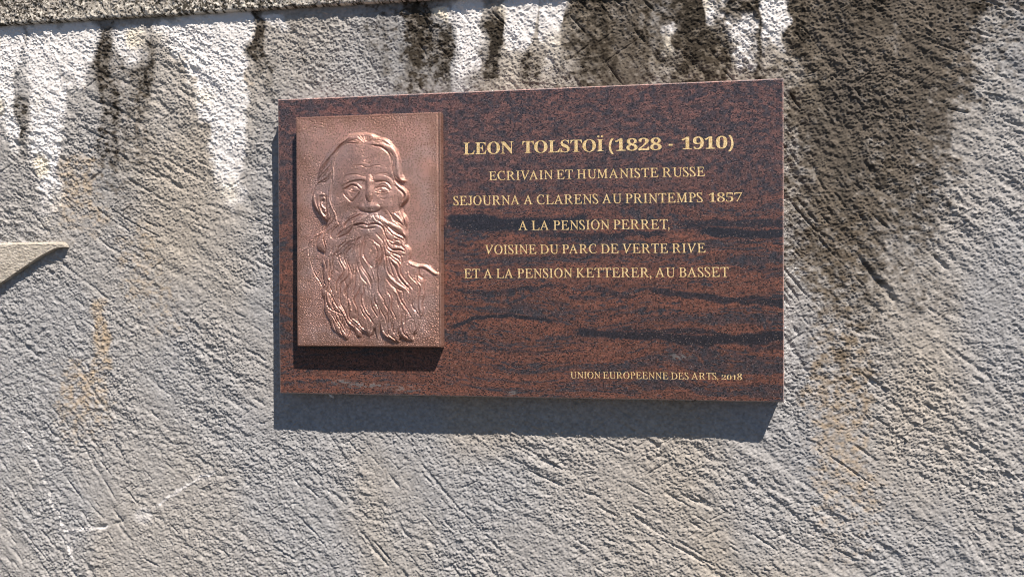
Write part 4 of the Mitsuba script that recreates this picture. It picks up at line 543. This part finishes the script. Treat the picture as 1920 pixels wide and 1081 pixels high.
["g",0.75,1.1,[[54.4,262.1],[54.8,270.0],[52.0,277.8],[52.0,282.2]]],
["g",0.75,1.1,[[50.2,212.4],[49.2,222.9],[48.7,230.7],[51.4,238.6],[52.2,249.0]]],
["g",0.75,1.1,[[45.4,245.5],[45.3,256.0],[47.5,264.7],[49.8,270.8],[44.7,276.0],[43.3,282.1]]],
["g",0.75,1.1,[[30.2,249.8],[35.7,257.7],[41.1,266.4],[43.8,273.4]]],
["g",0.75,1.1,[[67.7,245.7],[74.1,250.0]]],
["g",0.75,1.1,[[105.2,204.3],[103.3,213.0],[102.4,219.9]]],
["g",0.75,1.1,[[108.8,206.1],[106.9,214.8]]],
["g",0.75,1.1,[[47.1,193.2],[48.9,201.1],[51.6,208.9],[52.4,213.3]]],
["g",0.75,1.1,[[137.3,239.2],[133.7,244.4],[131.9,249.5]]],
["g",0.75,1.1,[[44.1,224.6],[43.2,233.3],[45.9,240.3],[45.4,245.5]]],
["r",1.3,1.1,[[112.7,225.2],[117.6,232.2],[123.0,239.1],[127.4,246.9],[130.9,254.7],[132.7,262.5]]],
["r",1.3,1.1,[[71.5,219.6],[67.0,225.6],[63.3,231.7]]],
["r",1.3,1.1,[[81.6,210.1],[74.3,216.1],[68.8,222.2]]],
["r",1.3,1.1,[[88.9,207.6],[84.3,214.5],[81.5,220.6]]],
["r",1.3,1.1,[[74.3,223.1],[76.0,231.8],[81.4,240.5],[84.1,246.6],[81.3,253.6],[74.9,261.4]]],
["r",1.3,1.1,[[94.0,256.2],[93.0,264.9],[88.4,273.6]]],
["r",1.3,1.1,[[60.6,218.6],[55.1,226.4],[55.0,238.6],[54.0,250.8],[54.9,259.5],[57.6,264.7]]],
["g",0.8,1.15,[[135.6,189.0],[139.4,192.8],[145.3,198.5],[148.2,204.2],[147.6,210.8],[145.1,217.3],[143.2,224.8],[138.2,233.3],[134.3,242.6]]],
["g",0.8,1.15,[[130.6,197.4],[134.5,202.2],[140.3,206.0],[143.2,210.7],[142.2,218.3]]],
["g",0.8,1.15,[[133.5,206.9],[137.4,215.4],[137.8,223.9],[135.3,233.2],[133.3,240.8]]],
["g",0.8,1.15,[[148.1,219.3],[145.1,227.7],[143.1,234.2],[138.2,242.7],[136.6,252.1],[138.5,261.5],[138.0,272.8],[139.9,284.1]]],
["g",0.8,1.15,[[149.1,210.8],[150.0,219.3],[151.9,229.6],[152.8,242.8],[155.7,250.3],[161.5,256.9],[166.3,262.6]]],
["g",0.8,1.15,[[151.1,192.0],[156.0,200.6],[160.8,205.3],[168.5,207.3],[172.4,210.1]]],
["g",0.8,1.15,[[150.2,194.9],[153.0,204.3],[156.9,210.9],[162.7,214.7],[171.4,215.3],[178.2,216.7],[183.0,220.5]]],
["g",0.8,1.15,[[151.1,202.4],[153.0,212.7],[158.8,218.4],[165.6,220.4],[172.3,223.2],[176.2,227.0],[177.1,233.6],[178.0,239.2]]],
["g",0.8,1.15,[[148.0,221.1],[151.9,224.0],[157.8,225.0],[162.6,228.8],[169.4,233.5],[173.2,239.2],[175.1,243.9]]],
["g",0.8,1.15,[[158.7,228.7],[163.5,238.2],[168.3,247.6],[172.1,257.9],[177.9,265.4],[185.6,273.0],[189.4,277.7]]],
["g",0.8,1.15,[[174.1,243.9],[175.1,250.4],[178.9,257.0],[184.7,264.5],[191.4,272.1],[195.2,277.7]]],
["g",0.8,1.15,[[155.8,229.7],[158.6,239.1],[161.5,248.5],[165.3,257.9],[168.2,262.6]]],
["g",0.8,1.15,[[151.7,257.8],[155.6,264.4],[160.4,270.1],[166.2,274.8],[173.0,277.6],[176.8,282.3]]],
["g",0.8,1.15,[[188.6,246.8],[189.5,254.3],[195.3,261.8],[201.0,266.5],[205.8,274.9],[205.7,284.2]]],
["g",0.8,1.15,[[204.0,243.2],[204.9,254.4],[210.7,259.1],[212.6,264.7],[211.5,275.9],[212.5,283.3]]],
["g",0.8,1.15,[[201.1,255.3],[202.0,262.8],[206.8,269.3]]],
["g",0.8,1.15,[[120.6,233.1],[125.4,242.6],[129.3,252.0],[131.2,261.5]]],
["g",0.8,1.15,[[119.5,248.2],[124.4,256.7],[126.8,264.3],[126.2,272.8]]],
["g",0.8,1.15,[[174.4,203.6],[177.2,209.2],[182.0,214.0],[183.9,220.6]]],
["g",0.8,1.15,[[174.4,199.9],[168.6,198.8],[161.8,199.7]]],
["g",0.8,1.15,[[162.8,188.5],[168.6,194.2],[176.3,198.0],[180.2,202.7]]],
["g",0.8,1.15,[[166.7,185.7],[174.4,191.4],[180.2,195.2],[182.1,201.8]]],
["g",0.8,1.15,[[177.4,187.7],[181.2,193.4],[182.1,199.0]]],
["g",0.8,1.15,[[182.0,222.4],[178.1,224.2],[175.2,223.3]]],
["g",0.8,1.15,[[159.7,222.2],[165.5,226.0],[172.3,230.7],[176.1,237.3]]],
["r",1.5,1.2,[[157.7,228.7],[165.5,235.4],[171.2,241.0],[172.2,248.5],[176.0,257.0],[182.7,265.5],[189.4,273.0]]],
["r",1.5,1.2,[[149.0,227.7],[150.9,239.0],[152.7,250.3],[158.5,259.7],[168.2,268.2],[177.8,274.8],[185.5,279.5]]],
["r",1.5,1.2,[[161.7,212.8],[170.5,212.0],[178.2,213.9],[183.0,217.7]]],
["r",1.5,1.2,[[154.0,199.6],[161.8,203.4],[170.5,202.6],[176.3,208.3]]],
["r",1.5,1.2,[[161.8,190.3],[170.5,197.0],[178.3,200.8]]],
["r",1.5,1.2,[[182.1,208.4],[187.9,212.2],[189.7,218.7]]],
["r",1.5,1.2,[[178.3,187.7],[183.1,195.3]]],
["r",1.5,1.2,[[138.2,242.7],[139.2,233.3],[144.1,224.9],[148.1,213.6]]],
["r",1.5,1.2,[[187.6,248.6],[189.5,257.1],[197.2,264.6],[202.9,272.1]]],
["r",2.3,1.9,[[187.7,235.6],[195.4,238.4],[203.1,240.8],[212.7,241.4],[221.3,246.1],[228.0,251.7],[234.2,254.1]]],
["k",2.6,1.0,[[234.6,256.9],[227.0,254.5],[219.4,249.8],[211.7,245.1],[204.0,243.2]]],
["r",1.6,1.1,[[-0.8,221.7],[9.3,214.6],[20.2,208.4]]],
["r",1.6,1.2,[[21.9,202.9],[31.2,191.9],[44.6,184.9]]],
["g",0.7,0.9,[[21.1,206.0],[21.8,221.9],[25.9,237.8],[30.8,250.6],[37.4,261.7]]],
["g",0.75,1.1,[[49.7,285.0],[47.3,294.6],[47.2,307.7],[50.8,319.0],[56.2,326.9],[57.1,334.7],[61.6,341.7],[68.0,347.7]]],
["g",0.75,1.1,[[54.7,280.6],[60.2,285.9],[63.8,292.9],[68.3,300.7],[73.7,308.5],[79.1,315.5],[83.6,324.2],[86.3,331.1],[92.6,336.3],[97.1,339.8]]],
["g",0.75,1.1,[[52.0,283.3],[51.9,292.9],[53.7,300.7],[59.1,307.7],[63.7,310.3],[70.9,312.9],[78.2,316.4]]],
["g",0.75,1.1,[[60.2,285.9],[61.9,296.3],[62.8,304.2],[66.4,310.3],[72.7,313.8]]],
["g",0.75,1.1,[[75.7,275.5],[75.2,288.5],[76.5,299.8],[81.9,308.5],[85.4,316.4],[88.1,324.2],[93.5,330.2],[97.6,335.4]]],
["g",0.75,1.1,[[87.5,275.5],[86.5,285.9],[88.3,295.5],[90.0,305.9],[89.5,314.6],[91.7,323.3],[99.0,328.5],[105.2,334.5],[111.5,341.4],[120.5,347.5]]],
["g",0.75,1.1,[[108.3,275.6],[103.7,285.1],[98.7,292.9],[100.0,299.8],[103.6,306.8],[104.5,315.5],[104.4,324.1],[108.9,332.8],[113.3,339.7]]],
["g",0.75,1.1,[[115.5,275.6],[114.6,283.4],[111.0,287.7],[110.9,297.3],[114.4,306.8],[118.9,315.4],[124.2,322.3],[128.7,329.3],[130.5,333.6]]],
["g",0.75,1.1,[[109.0,307.6],[113.5,316.3],[118.8,325.0]]],
["g",0.75,1.1,[[60.0,316.4],[65.4,324.2],[69.9,332.1],[75.3,339.9]]],
["g",0.75,1.1,[[66.4,314.6],[69.0,324.2],[74.4,332.0],[79.8,341.6],[84.3,349.4]]],
["g",0.75,1.1,[[68.2,312.9],[73.6,321.6],[76.3,331.2]]],
["g",0.75,1.1,[[61.7,325.1],[64.4,334.7],[68.0,343.4],[69.8,350.3]]],
["g",0.75,1.1,[[79.1,319.8],[78.1,327.7],[79.9,336.4]]],
["g",0.75,1.1,[[74.4,338.1],[76.2,345.1],[80.7,353.8],[83.4,356.4]]],
["g",0.75,1.1,[[68.9,344.2],[75.2,350.3],[82.5,356.4]]],
["g",0.75,1.1,[[90.7,340.7],[89.8,347.6],[86.1,353.7]]],
["g",0.75,1.1,[[102.5,344.1],[101.5,351.0]]],
["g",0.75,1.1,[[111.5,347.5],[110.5,351.8]]],
["g",0.75,1.1,[[124.2,333.6],[124.1,341.4],[121.3,353.5]]],
["g",0.75,1.1,[[130.4,339.6],[127.7,346.6],[121.3,355.2]]],
["g",0.75,1.1,[[126.2,295.5],[127.9,305.9],[133.3,313.7],[136.4,319.7]]],
["g",0.75,1.1,[[132.5,289.5],[133.4,298.1],[136.5,304.2]]],
["g",0.75,1.1,[[55.4,310.3],[60.9,314.6]]],
["g",0.75,1.1,[[53.7,300.7],[57.3,309.4]]],
["g",0.75,1.1,[[80.8,326.8],[81.7,336.4],[83.5,343.3]]],
["g",0.75,1.1,[[97.1,332.0],[102.5,338.0],[108.8,344.1],[113.3,348.4]]],
["g",0.75,1.1,[[83.9,278.1],[83.8,287.7]]],
["r",1.4,1.1,[[52.9,282.4],[54.6,292.9],[59.1,303.3]]],
["r",1.4,1.1,[[71.9,304.2],[79.1,312.9],[83.6,320.7],[88.1,329.4],[93.5,335.4]]],
["r",1.4,1.1,[[95.6,293.8],[98.2,299.8],[101.8,305.9],[102.7,314.6]]],
["r",1.4,1.1,[[111.8,291.2],[113.6,301.6],[118.0,312.0],[124.2,320.6]]],
["r",1.4,1.1,[[61.1,290.2],[64.6,299.0],[70.1,306.8],[77.3,312.9]]],
["r",1.4,1.1,[[93.6,324.2],[100.8,329.3],[107.9,337.1],[115.1,343.2]]],
["r",1.4,1.1,[[88.3,291.2],[91.9,301.6],[93.6,314.6]]],
["g",0.75,1.1,[[138.6,279.1],[142.6,286.1],[147.9,293.8],[149.7,301.6],[155.0,310.2],[153.1,316.2],[154.4,324.0],[153.0,334.3],[153.9,344.7],[156.5,349.8],[163.6,354.9],[169.8,360.9]]],
["g",0.75,1.1,[[132.3,286.9],[133.1,295.5],[137.1,303.3],[139.8,311.9],[139.3,322.3]]],
["g",0.75,1.1,[[127.3,292.9],[128.2,304.2],[132.6,312.8],[137.9,322.3]]],
["g",0.75,1.1,[[140.7,305.0],[145.1,314.5],[149.5,322.3],[150.8,330.0]]],
["g",0.75,1.1,[[152.5,279.2],[157.8,285.2],[160.9,293.0],[159.9,304.2],[161.2,310.2],[165.6,317.9],[167.8,326.5]]],
["g",0.75,1.1,[[165.9,275.8],[171.1,282.7],[174.6,292.1],[179.9,300.7],[185.2,308.5],[190.4,317.0],[193.1,323.0]]],
["g",0.75,1.1,[[167.6,276.6],[175.6,278.4],[179.1,282.7],[180.0,293.0],[183.5,300.7]]],
["g",0.75,1.1,[[184.5,275.8],[189.8,282.7]]],
["g",0.75,1.1,[[204.8,275.9],[204.7,285.3],[202.5,295.6],[202.9,305.9],[205.0,316.1],[204.5,323.9]]],
["g",0.75,1.1,[[211.8,279.4],[213.1,285.3],[210.0,295.6],[209.0,304.2],[210.8,312.7],[205.4,323.9]]],
["g",0.75,1.1,[[195.8,305.0],[200.2,311.9],[204.1,319.6]]],
["g",0.75,1.1,[[177.2,313.6],[176.2,323.9],[176.2,335.1],[178.8,344.5],[184.9,351.4],[190.2,355.6]]],
["g",0.75,1.1,[[182.5,317.0],[182.0,327.3],[181.5,337.7],[183.2,346.2],[187.6,353.9]]],
["g",0.75,1.1,[[174.4,335.1],[170.8,341.1],[170.8,348.0],[172.9,354.0],[170.7,361.8]]],
["g",0.75,1.1,[[141.0,330.9],[140.9,341.3],[144.9,349.0],[152.9,355.0],[163.6,359.3]]],
["g",0.75,1.1,[[140.1,327.5],[140.5,336.1],[138.2,346.5]]],
["g",0.75,1.1,[[160.2,326.5],[159.7,336.0],[161.0,344.6]]],
["g",0.75,1.1,[[158.4,324.0],[157.5,332.6]]],
["g",0.75,1.1,[[162.0,330.8],[162.8,342.9],[165.4,348.9]]],
["g",0.75,1.1,[[130.6,338.7],[128.8,347.4],[121.6,354.3]]],
["g",0.75,1.1,[[133.3,336.1],[132.4,344.8],[135.0,354.3]]],
["g",0.75,1.1,[[196.6,325.6],[197.4,334.2],[197.4,341.0]]],
["g",0.75,1.1,[[202.7,327.3],[202.7,337.6],[195.6,347.0],[193.8,355.6]]],
["g",0.75,1.1,[[186.0,325.6],[192.2,322.6],[194.8,323.0]]],
["g",0.75,1.1,[[119.1,313.7],[125.4,322.3],[130.7,331.8]]],
["g",0.75,1.1,[[157.6,310.2],[160.3,318.8],[161.1,324.0]]],
["g",0.75,1.1,[[169.3,293.0],[171.0,301.6],[172.8,305.9]]],
["g",0.75,1.1,[[193.2,294.7],[194.1,304.2],[199.3,312.7]]],
["r",1.4,1.15,[[162.3,278.4],[169.4,285.2],[172.9,294.7],[178.1,303.3],[183.4,312.7]]],
["r",1.4,1.15,[[172.9,278.4],[177.4,283.5],[178.2,292.1],[181.7,299.9]]],
["r",1.4,1.15,[[153.8,349.0],[159.2,354.1],[167.1,359.2]]],
["r",1.4,1.15,[[143.2,336.1],[144.9,344.7],[149.4,350.7],[157.4,355.8]]],
["r",1.4,1.15,[[174.4,338.5],[176.1,347.1],[183.1,354.0]]],
["r",1.4,1.15,[[179.7,329.1],[180.6,341.1],[184.9,351.4]]],
["r",1.4,1.15,[[207.3,295.6],[206.4,305.0],[208.1,313.6]]],
["r",1.4,1.15,[[156.9,286.1],[158.6,294.7],[157.7,305.9],[160.3,313.6]]],
["g",0.5,0.8,[[200.8,362.4],[202.1,364.6],[204.3,364.1],[205.2,361.5]]],
["g",0.5,0.8,[[206.5,361.5],[206.5,364.1],[208.7,362.4],[207.0,362.4],[209.1,364.5]]],
["g",0.5,0.8,[[213.1,358.1],[212.2,363.2]]],
["g",0.5,0.8,[[213.1,358.1],[215.3,362.3],[216.7,356.3],[218.4,361.4]]],
["g",0.5,0.8,[[220.2,358.0],[220.6,362.3],[222.3,360.6],[221.9,358.0]]],
["g",0.5,0.8,[[223.7,358.8],[225.0,364.0]]],
["g",0.5,0.8,[[212.3,358.9],[214.5,356.8],[215.8,358.0]]]]
Q = 0.45
wmm, hmm = (PX1 - PX0) * 1000, (PZ1 - PZ0) * 1000
mx, mz = int(round(wmm / Q)) + 1, int(round(hmm / Q)) + 1
ux, uz = np.linspace(0, wmm, mx), np.linspace(0, hmm, mz)
UX, UZ = np.meshgrid(ux, uz)


def spline(pts, step=0.3):
    p = np.asarray(pts, float)
    q = np.vstack([2 * p[0] - p[1], p, 2 * p[-1] - p[-2]])
    out = []
    for a, b, c, d in zip(q[:-3], q[1:-2], q[2:-1], q[3:]):
        t = np.linspace(0, 1, max(2, int(np.linalg.norm(c - b) / step) + 1), endpoint=False)[:, None]
        out.append(0.5 * (2 * b + (c - a) * t + (2 * a - 5 * b + 4 * c - d) * t ** 2 + (3 * b - a - 3 * c + d) * t ** 3))
    return np.vstack(out + [p[-1:]])


def mask(pts):
    from PIL import Image, ImageDraw
    im = Image.new('L', (mx * 3, mz * 3))
    ImageDraw.Draw(im).polygon([(x / Q * 3 + 1, y / Q * 3 + 1) for x, y in pts], fill=255)
    return np.asarray(im.resize((mx, mz), Image.BOX)) > 127


def window(p, r):
    a = np.clip(np.floor((p.min(0) - r) / Q).astype(int), 0, [mx - 1, mz - 1])
    b = np.clip(np.ceil((p.max(0) + r) / Q).astype(int) + 1, 1, [mx, mz])
    return slice(a[1], b[1]), slice(a[0], b[0])


head, robe, face = mask(spline(MASKS['head'] + MASKS['head'][:1], 1.0)), mask(MASKS['robe']), mask(spline(MASKS['face'] + MASKS['face'][:1], 1.0))
robe |= head
edt = lambda m: ndimage.distance_transform_edt(m) * Q
dh, drb = edt(head), edt(robe)
relief = 2.4 * (1 - np.exp(-dh / 1.9)) + 3.2 * (1 - np.exp(-dh / 22.0)) + 1.3 * (1 - np.exp(-drb / 0.9)) + 0.5 * (1 - np.exp(-drb / 12))
relief += 2.2 * np.exp(-((UX - 112) / 40) ** 2 - ((UZ - 120) / 60) ** 2)
near = np.full(relief.shape, 99.0)                                                # distance to the nearest chased line
work = []
for kind, w, hgt, pts in STROKES:
    if kind == 'b':
        (x, y), = pts
        s = window(np.array([[x, y]]), 3.2 * w)
        relief[s] += hgt * np.exp(-((UX[s] - x) ** 2 + (UZ[s] - y) ** 2) / (1.2 * w * w))
        continue
    p = spline(pts)
    s = window(p, max(4 * w, 6.0))
    if relief[s].size == 0:
        continue
    d, j = cKDTree(p).query(np.stack([UX[s], UZ[s]], -1).reshape(-1, 2), distance_upper_bound=max(4 * w, 6.0))
    ok = np.isfinite(d)
    j = np.where(ok, j, 0)
    t = j / max(len(p) - 1, 1)
    d = np.where(ok, d, 99.0).reshape(relief[s].shape)
    t = t.reshape(d.shape)
    if kind == 'g':
        hgt = hgt * 1.45
        taper = np.clip(np.minimum(t, 1 - t) * len(p) * 0.3 / 5.0, 0.25, 1)
        jj = j.reshape(d.shape)
        sunward = (0.38 * (UX[s] - p[jj, 0]) - 0.92 * (UZ[s] - p[jj, 1])) / np.maximum(d, 0.05)     # shaped to the sun so cuts shade darker: steep towards it, easy away
        wide = w * (0.62 + 0.95 * np.clip(-sunward, 0, 1))
        work.append((s, -hgt * taper * np.exp(-(d / wide) ** 2) + 0.16 * hgt * taper * np.exp(-((d - 2.0 * w) / (0.9 * w)) ** 2) * (sunward > 0)))
        near[s] = np.minimum(near[s], d + 1.2 * (1 - taper))
    elif kind == 'r':
        hgt *= 0.95
        taper = np.clip(np.minimum(t, 1 - t) * len(p) * 0.3 / (2.5 * w), 0.0, 1) ** 0.5
        work.append((s, hgt * taper * np.sqrt(np.clip(1 - (d / (1.35 * w * np.maximum(taper, 0.05))) ** 2, 0, 1)) * 0.9))
    else:
        g = np.gradient(p, axis=0)
        jj = j.reshape(d.shape)
        side = g[jj, 0] * (UZ[s] - p[jj, 1]) - g[jj, 1] * (UX[s] - p[jj, 0])       # positive: right of travel (y runs down); the left is sunk
        taper = np.clip(np.minimum(t, 1 - t) * len(p) * 0.3 / 4.0, 0, 1)
        q = np.where(side < 0, d, -d)
        work.append((s, -hgt * taper * (1 / (1 + np.exp(-q / 0.28))) * np.exp(-np.clip(q, 0, None) / w)))
hairy = (head & ~face).astype(float)
hairy = ndimage.gaussian_filter(hairy, 2)
relief += hairy * 0.5 * (1 - np.exp(-near / 1.3))                                 # locks swell between the lines
relief = ndimage.gaussian_filter(relief, 0.9)
for s, add in work:
    relief[s] += ndimage.gaussian_filter(add, 0.5)
rng = np.random.default_rng(5)
# hammered ground: punched dots, thick near the border and the outline, sparse on the skin
low = ndimage.gaussian_filter(rng.standard_normal(relief.shape), 14)
low /= low.std()
relief += 0.16 * low
edge_d = np.minimum(np.minimum(UX, wmm - UX), np.minimum(UZ, hmm - UZ))
dens = np.clip(0.62 + 0.12 * low + 0.45 * np.exp(-edge_d / 28) + 0.15 * (UZ / hmm), 0.15, 1)
skin = ndimage.gaussian_filter(face.astype(float), 3)
dens = dens * (1 - 0.88 * skin) * (1 - 0.55 * hairy) * np.where(near < 1.4, 0.15, 1)
dens *= np.clip((edge_d - 2.5) / 2, 0, 1)
N = 22000
pos = np.stack([rng.random(N) * wmm, rng.random(N) * hmm], 1)
keep = []
grid = {}
for x, y in pos:
    if rng.random() > dens[min(int(y / Q), mz - 1), min(int(x / Q), mx - 1)]:
        continue
    c = (int(x / 2.6), int(y / 2.6))
    if any((x - a) ** 2 + (y - b) ** 2 < 2.3 ** 2 for i in (-1, 0, 1) for j in (-1, 0, 1) for a, b in grid.get((c[0] + i, c[1] + j), ())):
        continue
    grid.setdefault(c, []).append((x, y))
    keep.append((x, y))
for x, y in keep:
    big = 1 + 0.30 * math.exp(-min(wmm - x, y, 60) / 20.0)
    r, dep, a, st = rng.uniform(0.5, 0.85) * big, rng.uniform(0.4, 0.8) * big, rng.uniform(0, 3.14), rng.uniform(1.0, 1.8)
    s = window(np.array([[x, y]]), 2.6)
    dx, dy = UX[s] - x, UZ[s] - y
    u, v = (dx * math.cos(a) + dy * math.sin(a)) / (r * st), (-dx * math.sin(a) + dy * math.cos(a)) / r
    q = u * u + v * v
    relief[s] += -dep * np.exp(-q) + 0.08 * dep * np.exp(-(np.sqrt(q) - 1.7) ** 2 / 0.3)
# border: a shallow trough inside the right edge, edges rolled back
relief -= 0.7 * np.exp(-((wmm - UX - 4.0) / 1.6) ** 2)
fade = np.clip(edge_d / 2.0, 0, 1)
relief = relief * fade ** 0.5
R0 = 1.4
relief -= R0 - np.sqrt(np.clip(R0 * R0 - np.clip(R0 - edge_d, 0, None) ** 2, 0, None))
vx = np.broadcast_to(PX0 + UX / 1000, UX.shape)
V = np.stack([vx, PANEL_Y - relief / 1000, PZ1 - UZ / 1000], -1)
i = (np.arange(mz - 1)[:, None] * mx + np.arange(mx - 1)).ravel()
F = np.vstack([np.stack([i, i + mx, i + mx + 1], 1), np.stack([i, i + mx + 1, i + 1], 1)])
# the sides: the sheet folded back towards the granite
ring = np.concatenate([np.arange(mx - 1), np.arange(mz - 1) * mx + mx - 1, (mz - 1) * mx + np.arange(mx - 1, 0, -1), np.arange(mz - 1, 0, -1) * mx])
V = V.reshape(-1, 3)
centre = np.array([(PX0 + PX1) / 2, 0, (PZ0 + PZ1) / 2])
wobble = 0.00025 * (meshkit.fbm(V[ring] * 60, 3) - 0.5)[:, None]
rows = [V]
for depth in (0.0016, 0.005, 0.010, 0.0172):
    r = V[ring].copy()
    r[:, 1] = PANEL_Y + 0.0006 + depth
    rows.append(r + wobble * np.sign(r - centre) * np.array([1, 0, 1]))
SV = np.vstack([V[ring]] + rows[1:])
n = len(ring)
j = np.arange(n)
SF = np.vstack([np.vstack([np.stack([a * n + j, (a + 1) * n + j, (a + 1) * n + (j + 1) % n], 1), np.stack([a * n + j, (a + 1) * n + (j + 1) % n, a * n + (j + 1) % n], 1)]) for a in range(4)])[:, ::-1]
AV = np.vstack([V, SV])
nrm = np.zeros_like(V)
fn = np.cross(V[F[:, 1]] - V[F[:, 0]], V[F[:, 2]] - V[F[:, 0]])
if fn[:, 1].mean() > 0:
    F, fn = F[:, ::-1], -fn
for k in range(3):
    np.add.at(nrm, F[:, k], fn)
nrm /= np.linalg.norm(nrm, axis=1, keepdims=True)
where = np.where(face & head, 1, np.where(head & (UZ < 160), 2, np.where(head, 3, np.where(robe, 4, 0)))).ravel()
group = where[F[:, 0]]


def copper(key, faces):
    used, inv = np.unique(faces.ravel(), return_inverse=True)
    f = inv.reshape(-1, 3)
    path = meshkit.write_ply((V[used], f), True, normals=nrm[used])
    scene[key] = {'type': 'ply', 'filename': path, 'face_normals': False, 'bsdf': {'type': 'ref', 'id': 'copper'}}


P = 'memorial_plaque__copper_panel'
copper(P, F[group == 0])
for k, name in ((1, 'face'), (2, 'hair'), (3, 'beard'), (4, 'shoulders')):
    copper(P + '__' + name, F[group == k])
scene[P + '__folded_edge'] = mikit.ply((SV, SF), 'copper', smooth=40)
labels[P] = {'label': 'hammered copper panel embossed with the portrait of a long-bearded man'}
labels[P + '__beard'] = {'label': 'long wavy embossed beard'}

# ------------------------------------------------------------------ a scrap of white fluff caught under the slab
FLECK = np.array([[-0.3186,-0.0001],[-0.3122,-0.0026],[-0.3095,-0.0074],[-0.315,-0.0049]])
scene['fluff_scrap'] = mikit.ply(solid(Polygon(FLECK), -0.018, -0.024), 'white_fibre')
labels['fluff_scrap'] = {'label': 'tiny white fleck of fluff hanging under the lower edge of the plaque', 'category': 'debris'}
STRAND = np.array([[0.3981,0.05],[0.4012,0.0516],[0.4023,0.0444],[0.4004,0.0355],[0.3988,0.0371],[0.4004,0.0436]])
scene['fluff_scrap_001'] = mikit.ply(solid(Polygon(STRAND), -0.020, -0.0225), 'white_fibre')
labels['fluff_scrap_001'] = {'label': 'thin white wisp of fluff stuck to the right edge of the plaque', 'category': 'debris'}
scene = {k: v for k, v in scene.items() if v is not None}
